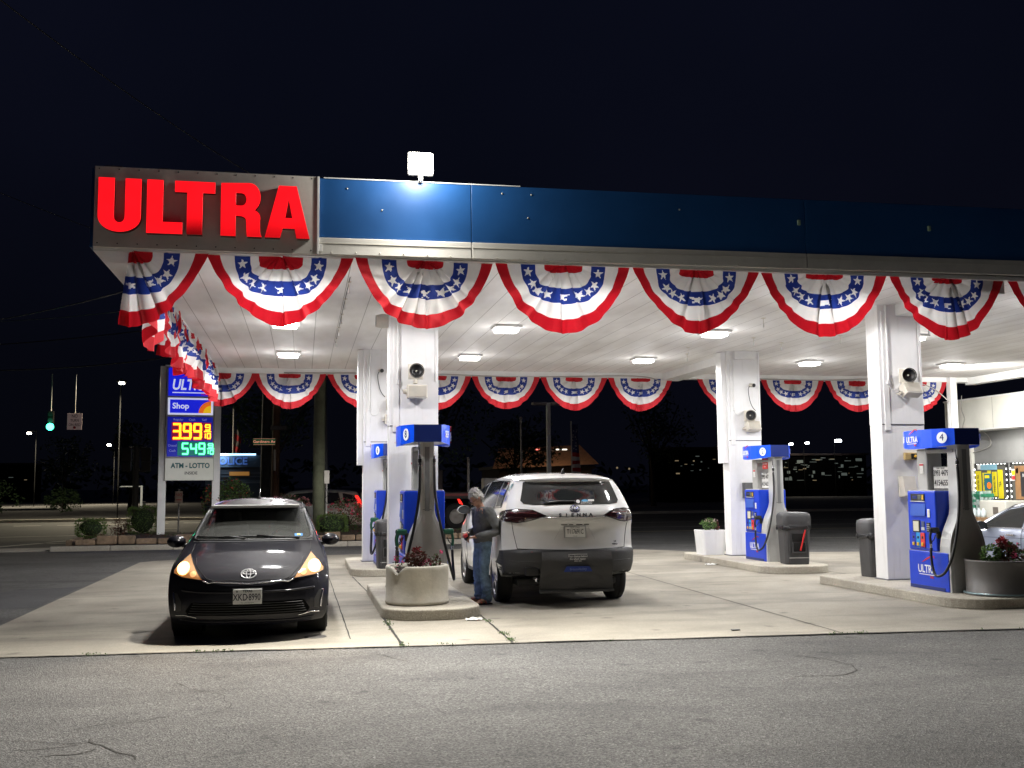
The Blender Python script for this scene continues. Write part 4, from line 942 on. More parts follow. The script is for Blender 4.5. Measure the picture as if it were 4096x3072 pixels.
def wheel(parent,x,y,r,w,side,spokes=5):
    t=thing('wheel',None,None,(x,y,r)); t.parent=parent
    b=MB(); hw=w/2; b.lathe([(r*.66,-hw*.85),(r*.86,-hw),(r*.97,-hw*.8),(r,-hw*.5),(r,-hw*.16),(r*.985,-hw*.12),(r*.985,-hw*.06),(r,0),(r,hw*.5),(r*.97,hw*.8),(r*.86,hw),(r*.66,hw*.85)],(0,0,0),M_TYRE,40,axis='X'); b.build('tyre',t)
    b=MB(); s=side; b.lathe([(r*.67,s*hw*.86),(r*.63,s*hw*.8),(r*.60,s*hw*.3)],(0,0,0),M_RIM,36,axis='X'); b.lathe([(r*.60,s*hw*.2),(.001,s*hw*.2)],(0,0,0),M_BLK,24,axis='X')
    for k in range(spokes):
        a=2*PI*k/spokes
        for da in (-.16,.16):
            b.tube([(s*hw*.72,.05*math.cos(a),.05*math.sin(a)),(s*hw*.74,r*.62*math.cos(a+da),r*.62*math.sin(a+da))],.016,M_RIM,6)
    b.lathe([(.001,s*hw*.82),(.05,s*hw*.78),(.06,s*hw*.6)],(0,0,0),M_RIM,16,axis='X'); b.build('rim',t)
    return t
def paint(name,col,rough=.18,metal=0.0,flake=0.0): return mat(name,col,rough,metal=metal,coat=(.45 if max(col)<.05 else 1.0),spec=(.1 if max(col)<.05 else .5),var=.06,vscale=2)
M_PBK=paint('paint_black',(.006,.006,.010),.5,.0); M_PWH=paint('paint_white',(.66,.66,.655),.3); M_PSL=paint('paint_silver_blue',(.30,.34,.43),.3,.15)
M_GLS=mat('dark_window_glass',(.018,.02,.02),.06,spec=.8); M_GLW=mat('windscreen_glass',(.045,.048,.045),.08,spec=.8,var=.35,vscale=3)
M_GAP=mat('panel_gap',(.004,.004,.004),.8); M_CHRM=mat('chrome',(.8,.8,.82),.12,metal=1); M_BPL=mat('bumper_plastic',(.035,.036,.038),.55,bump=.2,bscale=120)
def ring2(b,c,rx,rz,m,rt=.006,nrm='Y',n=28,T=None):
    b.tube([(c[0]+rx*math.cos(2*PI*k/n),c[1],c[2]+rz*math.sin(2*PI*k/n)) for k in range(n+1)],rt,m,6,T=T)
def emblem(b,c,s,m,T=None):
    ring2(b,c,.075*s,.052*s,m,.006*s,T=T); ring2(b,(c[0],c[1],c[2]+.012*s),.058*s,.018*s,m,.005*s,T=T); ring2(b,c,.022*s,.048*s,m,.005*s,T=T)
def mirror_part(p,x,y,z,s,m,glass_dir):
    b=MB(); vs=[];n=16
    rings=[(0,.2),(.12,.75),(.4,1),(.75,1),(1,.88)]
    b.grid(lambda u,v:(x+s*(.11+.115*math.cos(2*PI*u)*[.25,.8,1,1,.94][int(round(v*4))]), y+(v-.5)*.16*(-glass_dir)*-1, z+.075*math.sin(2*PI*u)*[.25,.8,1,1,.94][int(round(v*4))]),20,4,m)
    b.tube([(x-s*.04,y+.02,z-.05),(x+s*.04,y,z-.045)],.025,M_BLK,8)
    o=b.build('wing_mirror',p)
    b=MB(); g=MB(); yy=y+(.08 if glass_dir>0 else -.08)
    b.add([(x+s*(.11+.107*math.cos(2*PI*k/20)),yy,z+.07*math.sin(2*PI*k/20)) for k in range(20)],[tuple(range(20)) ],mat('mirror_glass',(.10,.105,.11),.12,metal=.6)); b.build('mirror_glass',o)
    yo=y-(.08 if glass_dir>0 else -.08)
    b=MB(); b.add([(x+s*(.11+.03*math.cos(2*PI*k/20)),yo,z+.019*math.sin(2*PI*k/20)) for k in range(20)],[tuple(range(20))],m); b.build('mirror_cap',o)
    return o

# ---------------------------------------------------------------- black car, facing the camera
c1=thing('parked_car','black hatchback facing the camera with its headlamps on and a white plate','car',(-.60,12.22,0.0))
A=Car(zt=[(0,.64),(.05,.69),(.14,.775),(.33,.875),(.7,.985),(1.08,1.07),(1.2,1.105),(1.6,1.30),(2.02,1.465),(2.3,1.53),(2.9,1.60),(3.6,1.585),(4.1,1.51),(4.5,1.30)],
  zb=[(0,.21),(1,.17),(4.7,.24)], W=[(0,.86),(.3,.90),(.8,.925),(2.6,.93),(4.0,.91),(4.65,.83)], wz=[(.15,.93),(.3,.975),(.55,1.0),(.8,.99),(.98,.94),(1.08,.875),(1.3,.78),(1.6,.655)],
  yf=[(.17,.10),(.3,.02),(.5,0),(.66,.0),(1.6,.0)], yr=[(.2,4.55),(.6,4.66),(1.0,4.62),(1.5,4.5)], bf=[(.2,.34),(.6,.42),(.9,.55)], br=[(.2,.3),(1.5,.25)], crown=.035,ex=.05,ez=.05)
def inpoly(P,x,z):
    c=False; j=len(P)-1
    for i in range(len(P)):
        if (P[i][1]>z)!=(P[j][1]>z) and x<(P[j][0]-P[i][0])*(z-P[i][1])/(P[j][1]-P[i][1])+P[i][0]: c=not c
        j=i
    return c
WS=[(-.715,1.105),(-.66,1.09),(.66,1.09),(.715,1.105),(.70,1.20),(.615,1.445),(.58,1.462),(-.58,1.462),(-.615,1.445),(-.70,1.20)]
def keep(f):
    c=sum((Vector(A.vs[i]) for i in f),Vector())/len(f); return not (c.y<2.3 and inpoly([(x*.95,1.275+(z-1.275)*.90) for x,z in WS],c.x,c.z) and c.z>1.09 and c.y>.95)
b=MB(); b.add(A.vs,[f for f in A.fs if keep(f)],M_PBK,True); body=b.build('body',c1)
bw=bmesh.new(); bw.from_mesh(body.data)
dl=[f for f in bw.faces if abs(f.calc_center_median().x)>.62 and min(math.hypot(f.calc_center_median().y-q,f.calc_center_median().z-.33) for q in (.97,3.74))<.365]
bmesh.ops.delete(bw,geom=dl,context='FACES'); bw.to_mesh(body.data); bw.free()
b=MB()
for q in (.97,3.74):
    for s in (-1,1): b=MB(); b.tube([(s*.895,q+.37*math.cos(PI*k/16),.33+.37*math.sin(PI*k/16)) for k in range(17)],.02,M_PBK,6); b.lathe([(.36,s*.55),(.36,s*.88)],(0,q,.33),M_GAP,28,axis='X'); b.build('wheel_arch',c1)
for s in (-1,1):
    for y in (.97,3.74): wheel(c1,s*.80,y,.325,.215,s)
b=MB(); A.patch(b,'F',[(-.715,1.105),(-.66,1.09),(.66,1.09),(.715,1.105),(.70,1.20),(.615,1.445),(.58,1.462),(-.58,1.462),(-.615,1.445),(-.70,1.20)],glass_mat(),.004); A.strip(b,'F',WS+[WS[0]],.045,M_BLK,.0,6); b.build('windscreen',c1)
M_SEAT=mat('seat_fabric',(.30,.30,.28),.9,var=.2,vscale=6); b=MB()
b.box((0,1.75,.93),(1.45,.75,.16),mat('dashboard',(.12,.12,.115),.6),.05); b.box((0,2.6,.5),(1.5,2.4,.1),M_BLK); b.box((0,3.9,1.0),(1.5,.1,.9),mat('cabin_rear',(.10,.10,.095),.9)); b.box((0,2.6,1.50),(1.1,2.0,.03),mat('headliner',(.35,.35,.33),.9)); b.build('dashboard',c1)
for s in (-1,1):
    b=MB(); b.box((s*.36,2.75,.95),(.46,.16,.62),M_SEAT,.07,seg=3); b.box((s*.36,2.75,1.33),(.25,.12,.17),M_SEAT,.05,seg=3); b.box((s*.36,2.5,.62),(.46,.5,.16),M_SEAT,.05); b.build('seat',c1)
b=MB(); b.tube([(.36+.18*math.cos(2*PI*k/20),2.10+.05*math.sin(2*PI*k/20),1.03+.17*math.sin(2*PI*k/20)) for k in range(21)],.015,M_BLK,6); b.build('steering_wheel',c1)
b=MB(); b.box((0,2.05,1.385),(.24,.04,.07),M_BLK,.015); b.box((0,3.85,1.2),(.9,.01,.12),mat('rear_glow',(.2,.2,.18),.6)); b.build('rear_view_mirror',c1)  # pale strip at the cabin back paints light from the rear window
b=MB(); A.patch(b,'F',[(-.73,1.075),(.73,1.075),(.70,1.102),(-.70,1.102)],M_BPL,.006); b.build('cowl',c1)
for s,pl in ((-1,'L'),(1,'Rt')):
    b=MB(); A.patch(b,pl,[(1.55,1.12),(2.1,1.40),(2.7,1.49),(2.75,1.10),(1.6,1.08)],M_GLS); A.patch(b,pl,[(2.82,1.10),(2.78,1.49),(3.6,1.47),(3.75,1.14)],M_GLS); b.build('side_window',c1)
hl=[(-.70,.965),(-.735,.93),(-.80,.86),(-.845,.80),(-.84,.765),(-.74,.73),(-.50,.705),(-.56,.775),(-.63,.87)]
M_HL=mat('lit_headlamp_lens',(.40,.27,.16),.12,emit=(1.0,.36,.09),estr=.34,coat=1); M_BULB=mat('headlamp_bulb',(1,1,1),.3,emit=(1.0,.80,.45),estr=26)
for s in (-1,1):
    P=hl if s<0 else mirror(hl)
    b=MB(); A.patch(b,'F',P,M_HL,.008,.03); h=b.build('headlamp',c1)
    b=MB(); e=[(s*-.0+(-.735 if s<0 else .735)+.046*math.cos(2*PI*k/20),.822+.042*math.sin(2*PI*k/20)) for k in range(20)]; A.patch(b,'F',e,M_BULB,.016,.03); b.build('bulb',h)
    b=MB(); e=[((-.735 if s<0 else .735)+.072*math.cos(2*PI*k/24),.820+.066*math.sin(2*PI*k/24)) for k in range(24)]; A.patch(b,'F',e,mat('reflector_halo_glow',(.8,.5,.25),.2,emit=(1.0,.50,.16),estr=5.0),.012,.03); b.build('reflector',h)  # lit reflector ring, its emission painted to stand for the bulb's halo
    b=MB(); b_=(-.61,.765) if s<0 else (.61,.765)
    e=[(b_[0]+.035*math.cos(2*PI*k/16),b_[1]+.03*math.sin(2*PI*k/16)) for k in range(16)]; A.patch(b,'F',e,mat('reflector_amber',(.8,.45,.2),.2,emit=(1,.5,.2),estr=.8),.012,.03); b.build('reflector',h)
    b=MB(); A.strip(b,'F',P+[P[0]],.010,M_GAP,.008,4); b.build('rim',h)
    p=A.proj('F',s*.735,.822,.12)
    light('headlamp_glow','SPOT',(p[0]-.6,p[1]+12.22-.1,p[2]),60,(1.0,.70,.38),.05,(p[0]-.6+s*.3,6,.0),spot_size=R(110),spot_blend=.9)
b=MB(); A.strip(b,'F',[(-.50,.70),(-.44,.675),(-.38,.682),(0,.655),(.38,.682),(.44,.675),(.50,.70)],.016,M_CHRM,.004,8); b.build('chrome_line',c1)
b=MB(); A.strip(b,'F',[(-.62,.925),(-.60,.86),(-.46,.72),(-.36,.69)],.008,M_GAP,.002,8); A.strip(b,'F',[(.62,.925),(.60,.86),(.46,.72),(.36,.69)],.008,M_GAP,.002,8)
A.strip(b,'F',[(-.70,.97),(-.70,1.06)],.008,M_GAP,.002); A.strip(b,'F',[(.70,.97),(.70,1.06)],.008,M_GAP,.002)
A.strip(b,'F',[(-.36,.69),(-.2,.70),(0,.685),(.2,.70),(.36,.69)],.006,M_GAP,.002); b.build('bonnet_gap',c1)
b=MB(); pe=A.proj('F',0,.758,.012); T_=Matrix.Translation(pe)@Matrix.Rotation(-.55,4,'X'); emblem(b,(0,0,0),1.1,mat('emblem_silver',(.75,.75,.78),.35,metal=.3),T=T_); b.build('emblem',c1)
b=MB(); A.patch(b,'F',[(-.62,.455),(.62,.465),(.69,.36),(.66,.315),(-.66,.315),(-.69,.36)],mat('grille_black',(.004,.004,.004),.95,spec=.05),.004); 
for k in range(5): A.strip(b,'F',[(-.60-.012*k,.445-.027*k),(.60+.012*k,.445-.027*k)],.009,M_BPL,.008,14)
b.build('lower_grille',c1)
b=MB(); A.strip(b,'F',[(-.74,.262),(-.5,.245),(.5,.245),(.74,.262)],.03,M_PBK,.0,14); A.strip(b,'F',[(-.74,.59),(-.5,.575),(0,.57),(.5,.575),(.74,.59)],.03,M_PBK,-.004,14); b.build('bumper_lip',c1)
for s in (-1,1):
    P=[(-.845,.56),(-.79,.55),(-.74,.46),(-.74,.36),(-.80,.345),(-.84,.40)]; P=P if s<0 else mirror(P)
    b=MB(); A.patch(b,'F',P,M_BLK,.004); A.strip(b,'F',[(s*.835,.555),(s*.815,.45),(s*.81,.36)],.022,M_CHRM,.006); b.build('fog_lamp_recess',c1)
    b=MB(); A.strip(b,'F',[(s*.80,.305),(s*.70,.315),(s*.56,.29)],.016,M_CHRM,.004); b.build('corner_trim',c1)
M_PLT=mat('plate_white',(.72,.72,.70),.4,var=.05); M_PTX=mat('plate_black',(.03,.03,.04),.5)
b=MB(); T=face((0,-.045,.525),'-Y'); b.box((0,-.035,.525),(.315,.015,.165),M_PLT,.004)
b.text('TEXAS',.036,M_PTX,T@Matrix.Translation((0,.060,0)),.001,bold=.001); b.text('XKD',.105,M_PTX,T@Matrix.Translation((-.078,-.010,0)),.001,xs=.72,bold=.001); b.text('8990',.105,M_PTX,T@Matrix.Translation((.078,-.010,0)),.001,xs=.62,bold=.001)
b.poly2d([star(.013)],M_PTX,T@Matrix.Translation((0,-.008,0)),.001); b.poly2d([star(.016)],M_PTX,T@Matrix.Translation((-.115,.058,0)),.001); b.text('The Lone Star State',.018,M_PTX,T@Matrix.Translation((0,-.068,0)),.0005)
b.box((0,-.03,.525),(.332,.012,.182),M_BLK,.003); b.build('number_plate',c1)
for s in (-1,1): mirror_part(c1,s*.845,1.50,1.075,s,M_PBK,1)
b=MB()
A.strip(b,'F',[(-.69,1.125),(-.40,1.118),(-.22,1.115)],.020,M_BLK,.018); b.tube([A.proj('F',-.42,1.10,.03),A.proj('F',-.30,1.115,.03),A.proj('F',-.10,1.092,.03)],.012,M_BLK,6); b.build('wiper',c1)
b=MB(); A.strip(b,'F',[(-.18,1.125),(.10,1.120),(.44,1.112)],.020,M_BLK,.018); b.tube([A.proj('F',.04,1.12,.03),A.proj('F',.25,1.105,.03),A.proj('F',.56,1.09,.03)],.012,M_BLK,6); b.build('wiper',c1)
b=MB(); A.patch(b,'F',[(.50,1.125),(.60,1.125),(.60,1.155),(.50,1.155)],mat('blue_sticker',(.03,.2,.5),.5),.008); A.patch(b,'F',[(.53,1.13),(.57,1.13),(.57,1.15),(.53,1.15)],mat('yellow_sticker',(.6,.6,.1),.5),.010); b.build('windscreen_sticker',c1)
b=MB(); b.cyl((0,2.75,1.59),(-.005,2.76,1.61),.03,M_BLK,12); b.tube([(0,2.76,1.6),(.01,2.86,1.73)],.004,M_CHRM,6); b.build('aerial',c1)
b=MB()
for s in (-1,1): A.strip(b,'T',[(s*.585,1.98),(s*.595,2.4),(s*.59,3.6)],.012,M_BLK,.004)
b.build('roof_seam',c1)

# ---------------------------------------------------------------- white minivan, seen from behind
VY=19.62
c2=thing('parked_car','white minivan seen from behind, taking fuel beside the pump numbered 8','minivan',(3.83,VY,0),PI)
V=Car(zt=[(0,.78),(.12,.95),(.5,1.12),(1.0,1.24),(1.1,1.28),(1.6,1.56),(2.1,1.80),(2.6,1.895),(3.4,1.94),(4.2,1.925),(4.6,1.885),(4.82,1.85),(5.0,1.845)],
  zb=[(0,.30),(1,.27),(4.0,.30),(4.5,.42),(5.2,.54)], W=[(0,.84),(.4,.95),(1.0,1.0),(4.2,1.0),(4.7,.985),(5.2,.96)], wz=[(.25,.96),(.5,.985),(.85,1.0),(1.15,.995),(1.32,.97),(1.42,.94),(1.65,.86),(1.95,.74)],
  yf=[(.3,.08),(.5,0),(.8,.02),(1.9,.1)], yr=[(.5,5.10),(.62,5.15),(.79,5.165),(.83,5.12),(1.12,5.09),(1.20,5.13),(1.30,5.15),(1.38,5.12),(1.49,5.03),(1.70,4.90),(1.80,4.83),(1.835,4.87),(1.95,4.86)],
  bf=[(.2,.5),(1.2,.6)], br=[(.5,.42),(.85,.46),(1.3,.40),(1.5,.36),(1.9,.30)], crown=.03,ex=.05,ez=.05,nx=34,ny=84,nz=40)
b=MB(); b.add(V.vs,V.fs,M_PWH,True); body=b.build('body',c2); arches(body,[(-1.3,-.68,.98,.36,.40),(.68,1.3,.98,.36,.40),(-1.3,-.68,4.03,.36,.41),(.68,1.3,4.03,.36,.41)])
for m_ in body.data.polygons: m_.use_smooth=True
for s in (-1,1):
    for y in (.98,4.03): wheel(c2,s*.875,y,.355,.235,s)
b=MB(); V.patch(b,'R',[(-.70,1.475),(-.55,1.46),(.55,1.46),(.70,1.475),(.735,1.52),(.66,1.78),(.62,1.80),(-.62,1.80),(-.66,1.78),(-.735,1.52)],M_GLS,.006,.05); b.build('rear_window',c2)
b=MB(); V.patch(b,'R',[(-.64,1.806),(.64,1.806),(.65,1.83),(-.65,1.83)],M_PWH,.03,.05); V.patch(b,'R',[(-.62,1.785),(.62,1.785),(.63,1.806),(-.63,1.806)],M_BLK,.014,.05); b.build('spoiler',c2)
b=MB(); V.strip(b,'R',[(.42,1.475),(.2,1.497),(-.02,1.495)],.028,M_BLK,.025,8); b.build('rear_wiper',c2)
b=MB(); T_=lambda u,v,o=.012: Matrix.Translation(V.proj('R',u,v,o))@Matrix.Rotation(PI,4,'Z')@Matrix.Rotation(-.42,4,'X')@face((0,0,0),'-Y')
for w_,u,v,m in ((.05,-.06,1.50,M_TXT),):
    b.poly2d([circ(.028,14)],m,T_(-.07,1.50),.001)
b.poly2d([circ(.05,20,0,0,.018)],mat('pale_blue_sticker',(.15,.45,.75),.5),T_(-.175,1.51),.001); b.poly2d([rrect(.09,.028,.004)],M_TXT,T_(-.27,1.515),.001)
b.text("PLEASE DON'T",.026,M_TXT,T_(-.20,1.488),.0005); b.text('BLOCK MY RAMP',.022,M_TXT,T_(-.19,1.468),.0005); b.build('window_sticker',c2)
tl=[(.42,1.305),(.60,1.385),(.80,1.40),(.98,1.375),(.985,1.26),(.93,1.225),(.80,1.21),(.70,1.225)]
M_TLD=mat('smoked_tail_lamp',(.030,.010,.012),.1,coat=1,spec=.8); M_TLR=mat('tail_lamp_red',(.08,.012,.016),.2)
for s in (-1,1):
    P=tl if s>0 else mirror(tl)
    b=MB(); V.patch(b,'R',P,M_TLD,.010,.04); 
    pl='Rt' if s>0 else 'L'
    V.patch(b,pl,[(4.72,1.385),(4.55,1.37),(4.42,1.335),(4.46,1.27),(4.60,1.235),(4.72,1.235)],M_TLD,.010,.05)
    h=b.build('tail_lamp',c2)
    b=MB(); V.strip(b,'R',[(s*.55,1.335),(s*.70,1.345),(s*.9,1.345)],.018,M_TLR,.010,6); V.strip(b,'R',P+[P[0]],.012,M_GAP,.010,4); b.build('lamp_bar',h)
    b=MB(); V.patch(b,pl,[(4.50,1.25),(4.60,1.23),(4.62,1.05),(4.60,.88),(4.57,1.0),(4.50,1.12)],M_BLK,.006,.05); b.build('side_vent',c2)
b=MB(); V.strip(b,'R',[(-.46,1.285),(0,1.28),(.46,1.285)],.016,M_CHRM,.006,10); b.build('tailgate_trim',c2)
b=MB(); pe=V.proj('R',0,1.395,.014); T_e=Matrix.Translation(pe); emblem(b,(0,0,0),.95,mat('emblem_blue_chrome',(.12,.12,.3),.15,metal=1),T=T_e@Matrix.Rotation(.2,4,'X')); b.build('emblem',c2)
b=MB()
T2=lambda u,v,o=.012: Matrix.Translation(V.proj('R',u,v,o))@Matrix.Rotation(PI,4,'Z')@face((0,0,0),'-Y')
for k,ch in enumerate('SIENNA'): b.text(ch,.062,M_PTX,T2(-(-.225+.09*k)*-1*-1,1.312),.003,xs=1.25,bold=.003)
b.build('badge',c2)
b=MB(); b.text('LE',.035,M_PTX,T2(-.62,.925),.002,bold=.001); b.text('HYBRID',.03,M_PTX,T2(-.60,.885),.002,bold=.001); b.build('badge',c2)
b=MB()
for u,w_ in ((.16,.09),(.06,.06),(-.06,.09),(-.17,.07)): V.strip(b,'R',[(u-w_/2,1.180),(u+w_/2,1.180)],.012,M_GAP,.004,3)
b.build('tailgate_handle',c2)
b=MB(); yp=V.proj('R',0,1.075,.0)[1]; T=Matrix.Translation((0,yp+.03,1.075))@Matrix.Rotation(PI,4,'Z')@face((0,0,0),'-Y')
b.box((0,yp+.018,1.075),(.325,.016,.175),mat('plate_frame',(.45,.45,.46),.3,metal=.6),.004); b.box((0,yp+.022,1.075),(.295,.016,.15),M_PLT,.003)
b.text('T117691C',.095,M_PTX,T,.001,xs=.60,bold=.001); b.text('NEW YORK',.026,M_PTX,T@Matrix.Translation((0,.058,0)),.0005); b.text('T & LC',.02,M_PTX,T@Matrix.Translation((0,-.062,0)),.0005); b.build('number_plate',c2)
b=MB()
for s in (-1,1):
    V.strip(b,'R',[(s*.87,1.22),(s*.84,1.05),(s*.80,.84)],.009,M_GAP,.001,10); V.strip(b,'R',[(s*.30,.97),(s*.24,1.07),(s*.20,1.14),(s*.0,1.165)],.007,mat('crease',(.5,.5,.5),.4),-.001,6)
V.strip(b,'R',[(-.80,.835),(0,.815),(.80,.835)],.014,M_GAP,.001,14); b.build('tailgate_gap',c2)
b=MB(); V.patch(b,'R',[(-.99,.80),(-.80,.825),(0,.805),(.80,.825),(.99,.80),(.99,.50),(-.99,.50)],M_BPL,.018,.04)
for s,pl in ((-1,'L'),(1,'Rt')): V.patch(b,pl,[(5.1,.80),(4.86,.78),(4.70,.62),(4.56,.5),(4.52,.40),(5.1,.48)],M_BPL,.016,.04)
V.strip(b,'R',[(-.9,.66),(0,.65),(.9,.66)],.03,M_BPL,.006,14); b.build('rear_bumper',c2)
for s in (-1,1):
    b=MB(); V.patch(b,'R',[(s*.50,.80),(s*.78,.81),(s*.78,.775),(s*.50,.77)][::s],mat('red_reflector',(.25,.01,.01),.3),.014,.05); b.build('reflector',c2)
M_FLAP=mat('flap_fabric',(.060,.060,.062),.85,bump=.4,bscale=30,var=.15,vscale=6)
b=MB(); yb=V.proj('R',0,.7,0)[1]
def flap(u,v):
    x=(u-.5)*(1.02+.06*v); z=.80-.56*v
    return (x, yb+.03+.045*math.sin(PI*min(1,v*1.6))-.05*v+.018*math.sin(u*9+2)*v+.02*math.exp(-((v-.55-.25*(4*(u-.5)**2))/.06)**2), z-.015*math.sin(u*6)*v)
b.grid(flap,28,20,M_FLAP); b.box((0,yb+.01,.245),(1.10,.03,.035),M_BPL,.008); b.build('rear_flap',c2)
b=MB(); TT=lambda z,yy: Matrix.Translation((0,yy,z))@Matrix.Rotation(PI,4,'Z')@face((0,0,0),'-Y')
b.poly2d([[(-.21,-.037),(.21,-.037),(.165,.037),(-.165,.037)]],mat('blue_patch',(.01,.035,.22),.6),TT(.56,yb+.095),.003); b.text('BraunAbility',.05,mat('patch_text',(.15,.2,.4),.6),TT(.558,yb+.101),.001)
b.text('Your choices behind',.04,M_STK,TT(.735,yb+.088),.001,xs=.85); b.text('the wheel matter',.04,M_STK,TT(.70,yb+.088),.001,xs=.85); b.text('vision zero',.025,M_STK,TT(.672,yb+.088),.001); b.box((0,yb+.086,.765),(.28,.003,.004),M_STK); b.build('flap_lettering',c2)
for s,pl in ((-1,'L'),(1,'Rt')):
    b=MB(); V.patch(b,pl,[(3.90,1.80),(4.30,1.78),(4.36,1.70),(4.36,1.44),(3.98,1.42)],M_GLS,.006,.06)
    o=b.build('side_window',c2)
    b=MB(); V.patch(b,pl,[(2.75,1.80),(3.82,1.82),(3.90,1.41),(2.70,1.37)],M_GLS,.006,.08); b.build('side_window',c2)
    b=MB(); V.patch(b,pl,[(1.55,1.40),(2.2,1.70),(2.65,1.79),(2.60,1.36),(1.45,1.30)],M_GLS,.006,.08); b.build('side_window',c2)
    b=MB(); V.strip(b,pl,[(4.38,1.42),(3.9,1.40),(2.6,1.355),(1.4,1.30)],.014,M_BLK,.006,12); V.strip(b,pl,[(4.38,1.42),(4.38,1.72),(4.28,1.80),(3.0,1.83),(2.3,1.77),(1.5,1.38)],.014,M_BLK,.006,12); b.build('window_trim',c2)
    b=MB(); V.strip(b,pl,[(2.68,1.35),(2.72,.9),(2.70,.45)],.008,M_GAP,.001,8); V.strip(b,pl,[(3.95,1.4),(3.90,1.0),(3.7,.75),(3.62,.45)],.008,M_GAP,.001,8); V.strip(b,pl,[(1.45,1.28),(1.42,.9),(1.45,.45)],.008,M_GAP,.001,8); V.strip(b,pl,[(2.8,1.22),(4.35,1.27)],.006,M_GAP,.001,8); b.build('door_gap',c2)
    mirror_part(c2,s*.97,1.62,1.33,s,M_PWH,1)
    b=MB(); b.box((s*.93,2.5,.33),(.10,2.1,.05),M_BPL,.015); b.build('running_board',c2)
    if s>0:
        b=MB(); V.patch(b,'Rt',circ(.055,20,4.52,1.71),mat('round_sticker',(.05,.14,.16),.5),.010,.05); V.patch(b,'Rt',circ(.045,16,4.53,1.545),mat('blue_sticker2',(.02,.08,.45),.5),.010,.05); V.patch(b,'Rt',[(4.52,1.59),(4.56,1.60),(4.58,1.54),(4.54,1.53)],mat('blue_sticker2',(.02,.08,.45),.5),.012,.05); b.build('body_sticker',c2)
b=MB(); b.add([(-.03,4.45,1.91),(.03,4.45,1.91),(0,4.30,1.92),(0,4.47,2.0),(.0,4.40,1.985)],[(0,1,3),(1,2,4,3),(0,3,4,2)],M_BLK); b.build('aerial_fin',c2)
b=MB(); b.box((.62,5.02,.52),(.2,.12,.12),M_BLK,.02); b.cyl((.55,4.9,.40),(.55,5.05,.40),.03,M_CHRM); b.box((0,3.0,.33),(1.5,3.2,.1),M_BLK,.02); b.build('underbody',c2)

# ---------------------------------------------------------------- silver blue car at the right edge
c3=thing('parked_car','silver blue car at the right edge, partly hidden by the grey planter','car',(12.35,17.75,0),PI)
S=Car(zt=[(0,.66),(.1,.76),(.5,.88),(1.0,.95),(1.25,1.0),(1.75,1.25),(2.2,1.40),(2.7,1.47),(3.2,1.45),(3.8,1.25),(4.1,1.10),(4.5,1.06),(4.7,1.0)],
  zb=[(0,.22),(4.7,.25)], W=[(0,.80),(.4,.88),(1,.91),(4.0,.91),(4.7,.84)], wz=[(.2,.95),(.5,1.0),(.8,.985),(.93,.955),(1.0,.90),(1.4,.66)],
  yf=[(.2,.06),(.5,0),(1,.05)], yr=[(.2,4.6),(.8,4.68),(1.1,4.6)], bf=[(.2,.4),(1,.5)], br=[(.2,.3),(1,.3)], crown=.03,nx=20,ny=60,nz=22)
b=MB(); b.add(S.vs,S.fs,M_PSL,True); body=b.build('body',c3); arches(body,[(-1.2,-.6,.92,.32,.36),(.6,1.2,.92,.32,.36),(-1.2,-.6,3.65,.32,.36),(.6,1.2,3.65,.32,.36)])
for m_ in body.data.polygons: m_.use_smooth=True
for s,pl in ((-1,'L'),(1,'Rt')):
    for y in (.92,3.65): wheel(c3,s*.80,y,.32,.21,s)
    b=MB(); S.patch(b,pl,[(1.72,1.02),(2.15,1.27),(2.62,1.34),(2.66,.985),(1.66,.97)],M_GLS,.005,.07); b.build('side_window',c3)
    b=MB(); S.patch(b,pl,[(2.74,.985),(2.70,1.34),(3.2,1.32),(3.65,1.14),(3.72,1.01)],M_GLS,.005,.07); b.build('side_window',c3)
    b=MB(); S.strip(b,pl,[(1.62,.96),(2.7,.975),(3.78,1.0)],.014,M_CHRM,.006,10); S.strip(b,pl,[(1.62,.97),(2.15,1.30),(2.65,1.37),(3.2,1.35),(3.78,1.1)],.012,M_BLK,.006,10); b.build('window_trim',c3)
    b=MB(); S.strip(b,pl,[(2.70,.97),(2.72,.6),(2.68,.3)],.009,M_GAP,.001,8); S.strip(b,pl,[(1.60,.95),(1.58,.6),(1.62,.3)],.009,M_GAP,.001,8); S.strip(b,pl,[(1.7,.80),(3.9,.84)],.006,M_GAP,.001,8); b.build('door_gap',c3)
    for y in (2.45,3.45):
        b=MB(); p=S.proj(pl,y,.86,.02); b.box(p,(.025,.19,.03),M_CHRM,.01); b.build('door_handle',c3)
    mirror_part(c3,s*.88,1.78,1.0,s,M_BPL,1)
b=MB(); b.add([(-.60,1.45,1.09),(.60,1.45,1.09),(.52,2.12,1.352),(-.52,2.12,1.352)],[(0,1,2,3)],M_GLW); b.build('windscreen',c3)
